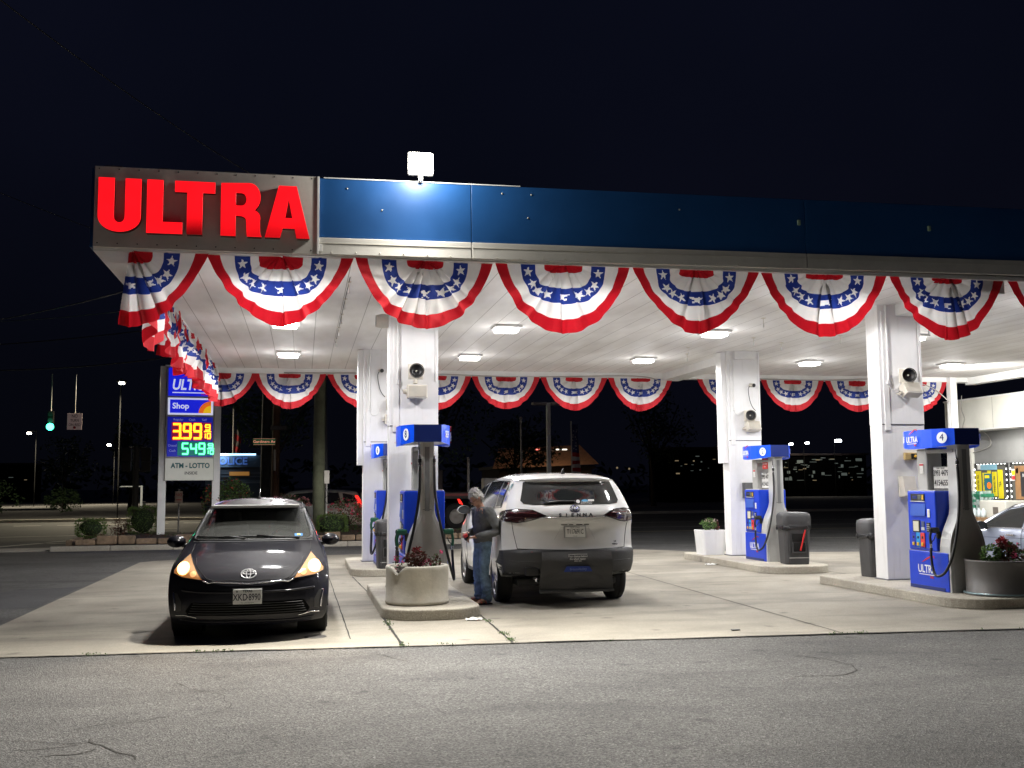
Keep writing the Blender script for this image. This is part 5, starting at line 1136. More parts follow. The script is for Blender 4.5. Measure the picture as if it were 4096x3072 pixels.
# ---------------------------------------------------------------- the man beside the van
def ell(b,c,r,m,n=16,T=None):
    vs=[];k=10
    for j in range(k+1):
        a=-PI/2+PI*j/k
        for i in range(n): vs.append((c[0]+r[0]*math.cos(a)*math.cos(2*PI*i/n),c[1]+r[1]*math.cos(a)*math.sin(2*PI*i/n),c[2]+r[2]*math.sin(a)))
    b.add(vs,[(j*n+i,j*n+(i+1)%n,(j+1)*n+(i+1)%n,(j+1)*n+i) for j in range(k) for i in range(n)],m,True,T)
def limb(b,pts,rs,m,sub=5,n=16):
    P=[Vector(p) for p in pts];Q=[];RS=[]
    for i in range(len(P)-1):
        p0=P[max(i-1,0)];p1=P[i];p2=P[i+1];p3=P[min(i+2,len(P)-1)]
        for k in range(sub):
            t=k/sub; Q.append(0.5*((2*p1)+(-p0+p2)*t+(2*p0-5*p1+4*p2-p3)*t*t+(-p0+3*p1-3*p2+p3)*t**3)); s_=t*t*(3-2*t); RS.append(rs[i]+(rs[i+1]-rs[i])*s_)
    Q.append(P[-1]);RS.append(rs[-1]); b.tube(Q,.1,m,n,rs=RS); ell(b,Q[0],(RS[0],)*3,m); ell(b,Q[-1],(RS[-1],)*3,m)
def rings(b,L,m,n=24):
    vs=[]
    for (cx,cy,z,rx,ry) in L:
        for i in range(n): a=2*PI*i/n; vs.append((cx+rx*math.cos(a),cy+ry*math.sin(a),z))
    k=len(L); b.add(vs,[(j*n+i,j*n+(i+1)%n,(j+1)*n+(i+1)%n,(j+1)*n+i) for j in range(k-1) for i in range(n)]+[tuple(range(n-1,-1,-1)),tuple(range((k-1)*n,k*n))],m,True)
def remesh(o,v,smooth=2,disp=None):
    m=o.modifiers.new('r','REMESH'); m.mode='VOXEL'; m.voxel_size=v; m.use_smooth_shade=True
    s=o.modifiers.new('s','SMOOTH'); s.iterations=smooth; s.factor=.6
    bpy.context.view_layer.update(); dg=bpy.context.evaluated_depsgraph_get()
    me=bpy.data.meshes.new_from_object(o.evaluated_get(dg)); o.modifiers.clear(); o.data=me
    if disp:
        ns=[v_.normal.copy() for v_ in me.vertices]
        for v_,nn in zip(me.vertices,ns): v_.co+=nn*disp(v_.co)
    for p in me.polygons: p.use_smooth=True
    me.update(); return o
M_SKIN=mat('skin',(.50,.27,.19),.5,var=.08,vscale=20); M_SWT=mat('grey_sweater',(.14,.145,.145),.9,var=.12,vscale=12,bump=.3,bscale=150); M_JEAN=mat('worn_denim',(.24,.37,.52),.85,var=.5,vscale=9,bump=.3,bscale=150)
M_HAIR=mat('silver_hair',(.50,.49,.47),.7,var=.25,vscale=40,bump=.6,bscale=60); M_SAND=mat('sandal_brown',(.03,.02,.016),.7); M_STRP=mat('sandal_strap',(.6,.16,.11),.6)
man=thing('person','grey haired man in grey sweater and jeans looking down at his hands beside the minivan','person',(2.60,15.34,.012),R(-72))
def headT(): return Matrix.Translation((0,-.075,1.545))@Matrix.Rotation(R(44),4,'X')
HT=headT(); b=MB()
rings(b,[(0,.03,.86,.15,.11),(0,.03,.95,.16,.115),(0,.04,1.08,.15,.105),(0,.05,1.22,.17,.11),(0,.045,1.33,.18,.10),(0,.03,1.40,.12,.08)],M_SKIN)
limb(b,[(0,.02,1.36),(0,-.01,1.43),(0,-.05,1.49)],[.07,.058,.055],M_SKIN)
ell(b,(0,0,.02),(.074,.092,.105),M_SKIN,24,HT); ell(b,(0,-.035,-.045),(.055,.058,.062),M_SKIN,20,HT)
ell(b,(0,-.100,-.005),(.012,.022,.024),M_SKIN,12,HT); ell(b,(0,-.092,-.055),(.022,.012,.010),M_SKIN,12,HT); ell(b,(0,-.072,-.085),(.022,.018,.018),M_SKIN,12,HT)
for s in (-1,1): ell(b,(s*.076,.010,.0),(.010,.020,.030),M_SKIN,12,HT); ell(b,(s*.030,-.086,.022),(.018,.010,.008),M_SKIN,12,HT)
ARM={1:[(.18,.04,1.35),(.245,.10,1.20),(.270,.14,1.07),(.21,-.01,1.02),(.105,-.135,.985)],-1:[(-.18,.04,1.35),(-.24,.05,1.20),(-.25,.07,1.08),(-.18,-.06,1.04),(-.075,-.18,1.03)]}
for s in (1,-1):
    A_=ARM[s]; limb(b,A_,[.055,.05,.043,.038,.028],M_SKIN)
    w=Vector(A_[-1]); d=(Vector(A_[-1])-Vector(A_[-2])).normalized(); side=d.cross(Vector((0,0,1))).normalized(); up=side.cross(d).normalized()
    palm=w+d*.05
    for q in (-1,0,1): limb(b,[w+side*.004*q,w+d*.045+side*.018*q,w+d*.085+side*.020*q],[.024,.020,.014],M_SKIN,3,10)
    for k,(o_,ln) in enumerate(((-.030,.060),(-.010,.072),(.010,.075),(.029,.066))):
        p0=w+d*.088+side*o_*s; limb(b,[p0,p0+d*ln*.45-up*.012,p0+d*ln*.70-up*.038,p0+d*ln*.55-up*.058],[.0098,.009,.0085,.0075],M_SKIN,3,8)
    p0=w+d*.035-side*.026*s; limb(b,[p0,p0+d*.03-side*.018*s+up*.008,p0+d*.062-side*.008*s+up*.012],[.013,.011,.009],M_SKIN,3,8)
for s in (1,-1):
    limb(b,[(s*.085,.03,.90),(s*.10,.01,.68),(s*.105,.0,.50),(s*.11,.035,.28),(s*.112,.05,.09)],[.085,.072,.054,.052,.036],M_SKIN)
    limb(b,[(s*.112,.07,.045),(s*.12,-.02,.052),(s*.135,-.11,.034)],[.034,.036,.030],M_SKIN,4,12)
    for k in range(5): limb(b,[(s*(.108+.014*k),-.125,.030),(s*(.110+.015*k),-.165+.008*k,.022)],[.011,.009],M_SKIN,2,8)
body=b.build('body',man); remesh(body,.0062,2)
b=MB()   # sweater
rings(b,[(0,.035,.885,.168,.125),(0,.035,.93,.176,.132),(0,.045,1.02,.175,.130),(0,.055,1.15,.185,.130),(0,.055,1.28,.20,.128),(0,.05,1.36,.17,.105),(0,.03,1.42,.088,.078)],M_SWT)
for s in (1,-1):
    A_=ARM[s]; limb(b,A_[:4]+[tuple(Vector(A_[3]).lerp(Vector(A_[4]),.86))],[.085,.072,.064,.056,.040],M_SWT)
sw=b.build('sweater',man); remesh(sw,.011,3,lambda c:.010*noise.noise(Vector((c.x*9,c.y*9,c.z*16)))+.006*noise.noise(c*30)+.006*math.sin(c.z*60+6*noise.noise(c*5))*max(0,min(1,(1.02-c.z)*8)))
b=MB(); rings(b,[(0,.03,.80,.14,.12),(0,.03,.88,.158,.122),(0,.03,.93,.16,.122)],M_JEAN)
for s in (1,-1): limb(b,[(s*.080,.035,.88),(s*.095,.015,.70),(s*.105,.0,.50),(s*.108,.025,.28),(s*.112,.035,.085)],[.098,.088,.074,.074,.078],M_JEAN)
j=b.build('jeans',man); remesh(j,.011,2,lambda c:.012*noise.noise(Vector((c.x*8,c.y*8,c.z*14)))+.010*math.sin(c.z*55+9*noise.noise(c*6))*max(.15,min(1,(.5-c.z)*3)))
b=MB(); ell(b,(0,.022,.055),(.089,.100,.092),M_HAIR,24,HT); ell(b,(0,.055,-.01),(.080,.065,.085),M_HAIR,20,HT)
h=b.build('hair',man); remesh(h,.008,1,lambda c:.018*noise.noise(c*28)+.010*noise.noise(c*60))
r=random.Random(2); me=h.data
hb=MB()
for k in range(500):
    v_=me.vertices[r.randrange(len(me.vertices))]; d=(v_.normal+Vector((r.gauss(0,.6),r.gauss(0,.6),r.gauss(0,.6)))).normalized(); p=v_.co; e=p+d*r.uniform(.012,.03); s_=d.orthogonal().normalized()*.004
    hb.add([p-s_,p+s_,e],[(0,1,2)],M_HAIR)
hb.build('hair_strands',h)
b=MB()
for s in (-1,1): b.tube([HT@Vector((s*.034+.026*math.cos(2*PI*k/14),-.112,.012+.017*math.sin(2*PI*k/14))) for k in range(15)],.0022,M_BLK,5); b.tube([HT@Vector((s*.060,-.110,.016)),HT@Vector((s*.080,.0,.014))],.0022,M_BLK,5)
b.tube([HT@Vector((-.009,-.114,.016)),HT@Vector((.009,-.114,.016))],.0022,M_BLK,5); b.build('glasses',man)
for s in (1,-1):
    b=MB(); P=[(s*.08+x,y) for x,y in [(-.01,.11),(.07,.11),(.085,.02),(.10,-.10),(.085,-.175),(.04,-.185),(.0,-.13),(-.015,.0)]] if s>0 else [(-(.08+x),y) for x,y in reversed([(-.01,.11),(.07,.11),(.085,.02),(.10,-.10),(.085,-.175),(.04,-.185),(.0,-.13),(-.015,.0)])]
    b.prism(P,-.008,.012,M_SAND); b.tube([(s*.075,-.09,.01),(s*.125,-.085,.072),(s*.175,-.08,.01)],.013,M_STRP,8,sub=4); b.tube([(s*.07,.0,.01),(s*.118,-.01,.10),(s*.165,.0,.01)],.012,M_STRP,8,sub=4); b.build('sandal',man)
b=MB(); b.box((0,0,0),(.05,.085,.10),M_BLK,.01); b.box((.012,-.02,.035),(.03,.06,.05),M_RDP,.006)
w=b.build('wallet',loc=(2.37,15.22,1.0),rot=(.5,.3,R(-60))); tag(w,'small dark and red wallet held in both hands by the man in the grey sweater','wallet')
# ---------------------------------------------------------------- price sign pylon
M_SGB=mat('lit_sign_blue',(.01,.02,.4),.4,emit=(.006,.012,.62),estr=.85); M_SGW=mat('lit_sign_white',(.8,.8,.9),.4,emit=(.72,.76,1.0),estr=.62)
M_LR_=mat('led_amber',(1,.5,.05),.4,emit=(1.0,.42,.015),estr=3.0); M_LRG=mat('led_red_glow',(.6,.03,.01),.5,emit=(1.0,.03,.01),estr=.55); M_LG_=mat('led_green',(.1,1,.4),.4,emit=(.12,1.0,.38),estr=2.4); M_LGG=mat('led_green_glow',(.0,.4,.15),.5,emit=(.0,.55,.2),estr=.5)
M_OR=mat('sign_orange',(.9,.2,.02),.5,emit=(.9,.16,.01),estr=.6); M_YE=mat('sign_yellow',(.9,.6,.02),.5,emit=(.9,.55,.01),estr=.6); M_FRM=mat('sign_frame',(.40,.38,.35),.5,var=.1); M_PDIM=mat('dim_sign_text',(.25,.28,.5),.6); M_TEAL=mat('teal_letters',(.01,.12,.13),.6); M_ATM=mat('sign_beige_glow',(.5,.5,.45),.6,var=.05,emit=(.5,.5,.44),estr=.28)  # beige panel glows faintly in place of light from the canopy
SX,SY=-3.52,34.0; srz=.16
sg=thing('price_sign','tall lit price sign on two white posts, amber 3.99 above green 5.49','price sign',(SX,SY,.30),srz)
for x,l in ((-.80,0),(.82,0)):
    b=MB(); b.box((x,0.05,2.62),(.235,.20,5.28),M_WHITE,.01); b.build('post',sg)
b=MB(); b.box((0,-.02,3.47),(1.48,.22,3.60),M_FRM,.01); b.box((0,-.05,5.26),(1.56,.26,.05),M_WHITE,.005); b.build('frame',sg)
def cab(z0,z1,m,w=1.36,y=-.135): 
    b=MB(); b.box((0,y,(z0+z1)/2),(w,.03,z1-z0),m,.003); return b
F=lambda x,z,o=-.155: face((x,o,z),'-Y')
b=cab(4.32,5.20,M_SGB); b.text('ULTRA',.46,M_SGW,F(-.03,4.66),.004,xs=.78,bold=.012,shear=.18); b.poly2d([[(-.56,-.02),(.50,-.02),(.50,.01),(-.56,.01)]],M_SGW,F(0,4.43),.003); b.poly2d([swoosh(.7)],M_REDD,F(.05,4.98),.003); b.text('FUEL',.10,M_REDD,F(.42,4.38),.003,bold=.002); b.build('name_panel',sg)
b=cab(3.73,4.26,M_SGW); b.box((0,-.152,3.995),(1.24,.012,.42),M_SGB); b.text('Shop',.25,M_SGW,F(-.30,4.0,-.162),.003,bold=.006)
for r_,m,o in ((.38,M_OR,-.160),(.24,M_YE,-.164)): b.poly2d([[(0,0)]+[(r_*math.cos(R(180-a)),r_*math.sin(R(180-a))) for a in range(0,91,9)]],m,F(.62,3.785,o),.001)
b.build('shop_panel',sg)
b=cab(2.42,3.66,mat('price_panel_blue',(.01,.02,.25),.5,emit=(.005,.012,.45),estr=.45)); b.box((.04,-.152,3.21),(1.20,.01,.56),mat('price_red_back',(.10,.01,.04),.5,emit=(.35,.01,.08),estr=.4)); b.box((.12,-.152,2.67),(.98,.01,.44),mat('price_green_back',(.0,.12,.12),.5,emit=(.0,.22,.2),estr=.4))
for tx,x in (('Regular',-.36),('Cash',.05),('Self',.42)): b.text(tx,.10,mat('price_caption',(.4,.42,.55),.5,emit=(.3,.33,.6),estr=.4),F(x,3.575),.002)
for tx,z in (('Diesel',2.76),('Cash',2.60)): b.text(tx,.10,mat('price_caption',(.4,.42,.55),.5),F(-.52,z),.002)
b.build('price_panel',sg)
SEG={'0':'abcdef','1':'bc','3':'abcdg','4':'bcfg','5':'acdfg','9':'abcdfg'}
def digit(b,ch,x,z,w,h,t,m,o):
    S={'a':((0,h),(w,h)),'g':((0,h/2),(w,h/2)),'d':((0,0),(w,0)),'f':((0,h/2),(0,h)),'e':((0,0),(0,h/2)),'b':((w,h/2),(w,h)),'c':((w,0),(w,h/2))}
    for s_ in SEG[ch]:
        (x0,z0),(x1,z1)=S[s_]; cx,cz=(x0+x1)/2,(z0+z1)/2; dx,dz=abs(x1-x0),abs(z1-z0)
        b.box((x+cx,o,z+cz),(max(dx,t)+(t*.4 if dx else 0),.006,max(dz,t)-(t*.3 if dz else 0)),m,t*.3)
def price(name,digs,z,h,mc,mg,x0,w,step):
    for m,tk,o in ((mg,1.9,-.160),(mc,1.0,-.168)):
        b=MB()
        for k,c in enumerate(digs): digit(b,c,x0+k*step,z,w,h,.062*tk*h/.42,m,o)
        if name=='led_digits': b.box((x0+w+.055,o,z),(.05*tk,.006,.05*tk),m)
        xs=x0+3*step+.0
        digit(b,'9',xs+.03,z+h*.60,.13,h*.38,.036*tk,m,o); b.box((xs+.095,o,z+h*.49),(.22,.006,.03*tk),m); digit(b,'1',xs-.10,z,.13,h*.36,.036*tk,m,o); digit(b,'0',xs+.09,z,.09,h*.36,.036*tk,m,o)
        b.build(name+('_glow' if mg is m else ''),sg)
price('led_digits','399',2.99,.44,M_LR_,M_LRG,-.50,.20,.31); price('led_digits_green','549',2.50,.33,M_LG_,M_LGG,-.22,.16,.25)
b=cab(1.68,2.36,M_ATM,1.44); b.text('ATM - LOTTO',.215,M_TEAL,F(.03,2.13),.002,xs=.86,bold=.008); b.text('INSIDE',.13,M_PTX,F(.05,1.90),.002,bold=.002); b.build('lower_panel',sg)
_a=light('sign_glow','AREA',(SX+.05,SY-.35,3.3),18,(.5,.5,1.0),1.2,(SX-.3,20,0)); 

# hedges and flowering bushes in the bed
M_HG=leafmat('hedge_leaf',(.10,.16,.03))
def bush(name,label,cat,c,rad,n,size,ms,seed,box=False,flowers=None,group=None):
    t=thing(name,label,cat,(c[0],c[1],.26),0,group); b=MB(); q=(0,0,c[2]-.26+0)
    b2=MB(); b2.tube([(0,0,-.05),(.03,.02,q[2]*.6),(0,0,q[2])],.03,mat('bark',(.06,.04,.028),.9,var=.3),6)
    for k in range(4): a=k*1.7; b2.tube([(0,0,q[2]*.4),(rad[0]*.5*math.cos(a),rad[1]*.5*math.sin(a),q[2]*.95)],.014,mat('bark',(.06,.04,.028),.9),5)
    b2.build('stem',t); clump(b,q,rad,n,size,ms,seed,box); 
    if not box: clump(b,(rad[0]*.3,0,q[2]-rad[2]*.3),(rad[0]*.8,rad[1]*.8,rad[2]*.7),n//3,size,ms,seed+50)
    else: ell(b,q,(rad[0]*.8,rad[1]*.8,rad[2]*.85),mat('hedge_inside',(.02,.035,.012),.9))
    b.build('foliage',t)
    if flowers:
        b=MB(); r=random.Random(seed)
        for k in range(flowers[1]):
            v=Vector((r.gauss(0,1),r.gauss(-.3,1),abs(r.gauss(.3,.8)))).normalized(); p=(v.x*rad[0],v.y*rad[1],q[2]+v.z*rad[2]*1.03)
            for e in range(5): leaf(b,(p[0]+r.gauss(0,.022),p[1]+r.gauss(0,.022),p[2]+r.gauss(0,.018)),.05,flowers[0],r,.2,.8)
        b.build('flowers',t)
    return t
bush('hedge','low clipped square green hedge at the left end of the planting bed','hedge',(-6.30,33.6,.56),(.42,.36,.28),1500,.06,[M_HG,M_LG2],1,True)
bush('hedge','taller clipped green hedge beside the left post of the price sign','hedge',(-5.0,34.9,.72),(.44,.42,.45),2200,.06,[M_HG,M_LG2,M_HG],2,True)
bush('shrub','dark low shrub hidden in shade left of the taller clipped hedge','shrub',(-5.62,34.6,.52),(.35,.3,.28),500,.06,[M_LR,M_LBR],3)
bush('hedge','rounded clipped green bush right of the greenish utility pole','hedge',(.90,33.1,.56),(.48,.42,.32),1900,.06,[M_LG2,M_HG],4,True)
bush('flowering_bush','tall leafy bush with red flowers right of the price sign','bush',(-2.35,34.6,1.25),(.85,.6,.80),2600,.09,[M_LG,M_LBR,M_LG2,M_LG],5,False,(mat('rose_coral',(.6,.08,.05),.6,transl=.3),26))
bush('flowering_bush','bush topped with pale pink roses showing above the black car roof','bush',(-.45,35.0,.95),(.85,.5,.55),1400,.08,[M_LG,M_LBR],6,False,(mat('rose_pink',(.65,.25,.28),.6,transl=.3),60))
bush('flowering_bush','bush with deep pink roses behind the rounded hedge','bush',(1.45,34.3,.80),(.75,.5,.55),1500,.08,[M_LG,M_LBR],7,False,(mat('rose_deep',(.6,.03,.10),.6,transl=.3),60))
bush('shrub','low green shrub in the bed just left of the minivan','shrub',(3.4,33.0,.5),(.4,.35,.25),600,.06,[M_LG,M_LG2],8)
bush('shrub','small pale leaved shrub in the bed seen between pump 8 and the man','shrub',(2.75,32.6,.42),(.3,.3,.18),400,.05,[mat('leaf_silver',(.2,.24,.22),.6),M_LG],9)
b=MB(); r=random.Random(5)
for k in range(420):
    x=r.uniform(-6.3,5.8); y=r.uniform(31.9,33.4)
    for q in range(3): leaf(b,(x+r.gauss(0,.04),y+r.gauss(0,.04),.33+r.random()*.06),.05,(M_LG,M_LBR,M_LR)[k%3],r,.6)
tag(b.build('ground_cover'),'low leafy ground cover over the mulch in the bed','ground cover',kind='stuff')
b=MB(); b.cyl((-4.25,38,0),(-4.25,38,1.7),.03,M_FRM); b.box((-4.25,37.96,1.42),(.26,.02,.42),mat('sign_orange_white',(.55,.42,.33),.6)); b.text('NO',.14,M_TRED,face((-4.25,37.945,1.5),'-Y'),.001); b.box((-4.25,37.945,1.33),(.18,.004,.03),M_TRED); t=b.build('small_sign'); tag(t,'small orange and white sign on a thin post seen under the price sign','sign')
b=MB(); b.cyl((-5.75,40.5,0),(-5.75,40.5,1.25),.05,M_FRM,12); tag(b.build('bollard'),'pale short post behind the taller clipped hedge','bollard')

# ---------------------------------------------------------------- poles and wires
M_WOOD=mat('pole_wood',(.15,.16,.10),.9,var=.3,vscale=3,bump=.6,bscale=14); M_WOODB=mat('pole_wood_brown',(.13,.065,.035),.9,var=.3,vscale=3,bump=.5,bscale=14); M_WOODG=mat('pole_wood_grey',(.06,.06,.06),.9,var=.3,vscale=3,bump=.5,bscale=14)
def pole(x,y,r0,r1,h,m,label):
    t=thing('utility_pole',label,'utility pole',(x,y,0)); b=MB()
    b.tube([(0,0,-.1),(-.01,0,h*.3),(.02,0,h*.6),(.03,0,h)],r0,m,16,rs=[r0,r0+(r1-r0)*.3,r0+(r1-r0)*.6,r1]); b.build('shaft',t); return t
t=pole(.50,33.6,.20,.15,11,M_WOOD,'thick greenish wooden utility pole rising behind the black car')
b=MB()
for o in (.17,.20,.23): b.tube([(o,-.05,.3),(o+.01,-.05,2.2),(o-.03,-.05,5),(o-.05,-.04,9)],.012,M_BLK,5)
b.build('cables',t)
b=MB(); b.box((.23,-.10,2.05),(.17,.14,.42),M_CREAM,.02); b.build('meter_box',t)
b=MB(); b.cyl((.23,-.1,1.84),(.23,-.1,.2),.028,M_FRM); b.tube([(.2,-.12,1.7),(.27,-.12,1.5),(.18,-.12,1.35),(.25,-.12,1.2)],.012,M_BLK,5,sub=4); b.build('pipe',t)
t=pole(-1.72,50,.24,.19,12,M_WOODG,'wide dark grey pole standing left of the brown pole')
t=pole(-1.16,46,.17,.14,12,M_WOODB,'brown wooden pole carrying the green street name sign')
b=MB(); b.box((-.05,-.19,2.9),(.09,.02,.9),M_CREAM,.005); b.build('cover_strip',t)
t=thing('street_name_sign','green street name sign reading Gardiners Av on the brown pole','street sign',(-1.66,45.78,3.69)); b=MB(); b.box((0,0,0),(.92,.02,.27),mat('street_green',(.01,.12,.05),.5,emit=(.01,.10,.04),estr=.3),.004)
b.text('Gardiners Av',.17,mat('street_letters',(.7,.35,.28),.5,emit=(.8,.3,.2),estr=.8),face((0,-.012,0),'-Y'),.001,bold=.001); b.build('plate',t)  # letters and green plate carry light in their colour; no lamp inside
for z in (.125,-.125):
    b=MB(); b.box((0,-.011,z),(.90,.003,.008),mat('street_letters',(.7,.35,.28),.5)); b.build('border',t)
b=MB(); b.box((-1.07,45.8,4.29),(.72,.02,.19),mat('dark_plate',(.05,.045,.04),.6)); b.box((-1.07,45.785,4.29),(.66,.004,.14),mat('dark_plate2',(.09,.08,.07),.6)); tag(b.build('street_name_sign'),'dark plate crossing the brown pole above the green street sign','street sign')
# traffic signals and span wire
M_SIG=mat('signal_housing',(.05,.045,.03),.6,var=.2)
M_SIGD=mat('signal_black',(.008,.008,.007),.9,spec=0)
t=thing('traffic_signal','green traffic light hanging from the span wire at the far left','traffic light',(-13.5,60,5.1))
b=MB(); b.box((0,0.1,.35),(.30,.25,1.0),M_SIGD,.03); b.build('housing',t)
b=MB(); b.poly2d([circ(.19,24)],mat('green_signal_lens',(.05,1,.6),.4,emit=(.05,1.0,.55),estr=9),face((0,-.04,0),'-Y'),.01); b.build('green_lens',t)
for z in (.35,.70):
    b=MB(); b.poly2d([circ(.13,20)],M_BLK,face((0,-.03,z),'-Y'),.01); b.build('dark_lens',t)
b=MB(); b.cyl((0,.1,.85),(0,.1,2.9),.025,M_FRM,8); b.build('hanger',t)
light('signal_glow','POINT',(-13.5,59.6,5.1),30,(.05,1,.5),.12)
t=thing('hanging_sign','white no turn on red sign hanging from the span wire','traffic sign',(-11.85,58,5.27)); b=MB(); b.box((0,0,0),(.74,.02,.86),mat('reflective_sign_glow',(.50,.38,.36),.5,emit=(.5,.36,.34),estr=.12),.01)  # white plate's faint emission stands in for reflected light
for k,tx in enumerate(('NO','TURN','ON RED')): b.text(tx,.20 if k else .24,M_PTX,face((0,-.015,.28-.23*k),'-Y'),.001,xs=.8,bold=.002)
b.poly2d([circ(.07,16)],M_TRED,face((0,-.015,-.32),'-Y'),.001); b.build('plate',t); b=MB(); b.cyl((0,.03,.4),(0,.03,2.5),.02,M_FRM,8); b.build('hanger',t)
t=thing('hanging_sign','pale sign seen almost edge on at the far left picture edge','traffic sign',(-17.0,60,5.4),1.2); b=MB(); b.box((0,0,0),(.74,.02,1.0),mat('reflective_sign_glow',(.50,.38,.36),.5)); b.build('plate',t); b=MB(); b.cyl((0,.03,.4),(0,.03,2.4),.02,M_FRM,8); b.build('hanger',t)
t=thing('signal_pole','grey post with two dark signal heads seen from behind','traffic light',(-7.35,49,0)); b=MB(); b.cyl((0,0,0),(0,0,3.6),.13,mat('post_brown',(.10,.09,.07),.7),14); b.build('post',t)
for x in (-.42,.42):
    b=MB(); b.box((x,0,3.25),(.42,.3,.62),M_SIG,.04); b.box((x,0,2.72),(.40,.3,.42),M_SIG,.04); b.build('signal_head',t)
b=MB(); b.cyl((-.4,0,3.55),(.4,0,3.55),.04,M_SIG); b.cyl((-.4,0,2.5),(.4,0,2.5),.04,M_SIG); b.build('crossbar',t)
M_WIRE=mat('wire_metal',(.12,.12,.11),.6)
def wire(P,r,label):
    b=MB(); A_,B_=Vector(P[0]),Vector(P[1]); sag=P[2]
    b.tube([A_.lerp(B_,k/20)-Vector((0,0,4*sag*(k/20)*(1-k/20))) for k in range(21)],r,M_WIRE,5); tag(b.build('overhead_wire'),label,'wire')
wire(((-24,52,8.2),(.5,33.6,7.6),.6),.022,'lowest overhead wire running from the far left to the greenish pole')
wire(((-22,60,8.3),(-1.1,46,8.2),.7),.03,'span wire that carries the traffic light and hanging signs')
wire(((-26,62,10.4),(.5,33.6,10.2),1.2),.02,'second overhead wire from the top of the greenish pole')
wire(((-9,18,13),(.5,33.6,10.6),.5),.015,'thin overhead wire crossing the sky left of the red letters')
wire(((-20,35,16),(-1.7,50,11.4),.8),.015,'high overhead wire crossing the dark sky at the left')
wire(((-30,70,12.5),(-1.7,50,11.2),1.0),.018,'overhead wire ending at the wide grey pole')
wire(((.5,33.6,9.9),(30,47,9.2),1.0),.015,'overhead wire passing behind the canopy to the right')

# street lamps
def lamp(x,y,z,label,e=1.0,col=(1,.93,.80),side=1,pw=900):
    t=thing('street_lamp',label,'street lamp',(x,y,0)); b=MB(); b.tube([(side*.3,1.5,0),(side*.3,1.5,z-.3),(side*.2,1.2,z+.25),(0,.2,z+.2)],.035,mat('lamp_pole',(.003,.003,.003),.9),8,sub=3); b.build('pole',t)
    b=MB(); b.box((0,0,z+.11),(.5,.3,.12),mat('lamp_head_black',(.01,.01,.01),.8),.03); b.build('head',t)
    b=MB(); b.box((0,-.02,z+.0),(.24*e,.24*e,.12*e),mat('street_lamp_lens_%.1f'%e,(1,.9,.7),.4,emit=col,estr=18),.03); b.build('lens',t)
    light('street_light','AREA',(x,y-.1,z-.12),pw,(1,.86,.62),.3,(x,y-2,0))
lamp(-9.87,60,7.52,'street lamp shining above and left of the price sign',1.1,side=-1,pw=1500); lamp(-26.67,110,7.25,'street lamp shining left of the green traffic light',1.5,pw=1200); lamp(-20.87,120,6.47,'street lamp shining below the hanging white sign',1.6,pw=1200)
for k,(x,z,e,l) in enumerate(((59.64,6.56,1.7,'left of the three white lamps far away between pump 2 and pump 4'),(61.84,6.69,1.7,'middle of the three white lamps far away between pump 2 and pump 4'),(66.08,6.97,2.6,'right and largest of the three white lamps far away between pump 2 and pump 4'))): lamp(x,120,z,l,e,(.9,.95,1),1,70)
t=thing('unlit_lamp_post','pale lamp post with two unlit flat heads behind the minivan','lamp post',(10.72,45,0)); b=MB(); b.box((0,0,2.7),(.17,.17,5.4),M_WHITE,.01); b.build('post',t)
for s in (-1,1):
    b=MB(); b.box((s*.42,0,5.36),(.62,.45,.12),M_FRM,.03); b.build('lamp_head',t)
b=MB(); b.cyl((10.72-.62,48,0),(10.72-.62,48,4.85),.045,M_FRM,10); ell(b,(10.1,48,4.9),(.08,.08,.08),M_FRM); tag(b.build('flagpole'),'thin bare metal pole left of the pale lamp post','flagpole')
t=thing('flag','narrow stars and stripes feather flag hanging behind the minivan','flag',(13.3,50,0)); b=MB(); b.cyl((-.22,0,0),(-.22,0,4.9),.03,M_FRM,8); b.build('pole',t)
M_FR=mat('flag_red',(.35,.015,.02),.8); M_FW=mat('flag_white',(.5,.48,.46),.8); M_FB=mat('flag_blue',(.015,.02,.09),.8); b=MB()
def flag(u,v,w): z=4.75-2.75*v; return (-.2+u*(.30+.16*v)*w, .06*math.sin(u*7+v*3), z-.04*math.sin(v*20+u*3)*.4)
b.grid(lambda u,v:flag(u,v*.52,1),6,16,M_FB)
for k in range(7): b.grid(lambda u,v,k=k:flag(u,.52+(k+v)*.068,1),6,3,M_FR if k%2==0 else M_FW)
r=random.Random(9)
for k in range(14): p=flag(r.uniform(.15,.85),r.uniform(.08,.5),1); b.poly2d([star(.04)],M_FW,face((p[0],p[1]-.03,p[2]),'-Y'),.002)
b.build('cloth',t)
t=thing('flag','dim limp flag on a thin pole above the police booth','flag',(-4.0,62,0)); b=MB(); b.cyl((0,0,0),(0,0,6.3),.04,M_FRM,8); b.build('pole',t); b=MB(); 
for k in range(6): b.grid(lambda u,v,k=k:(.05+u*.35+.05*math.sin(v*2+k),.08*math.sin(u*8),5.2-(k+v)*.32-u*.3),4,3,M_FR if k%2 else mat('flag_dull',(.12,.1,.1),.8))
b.build('cloth',t)

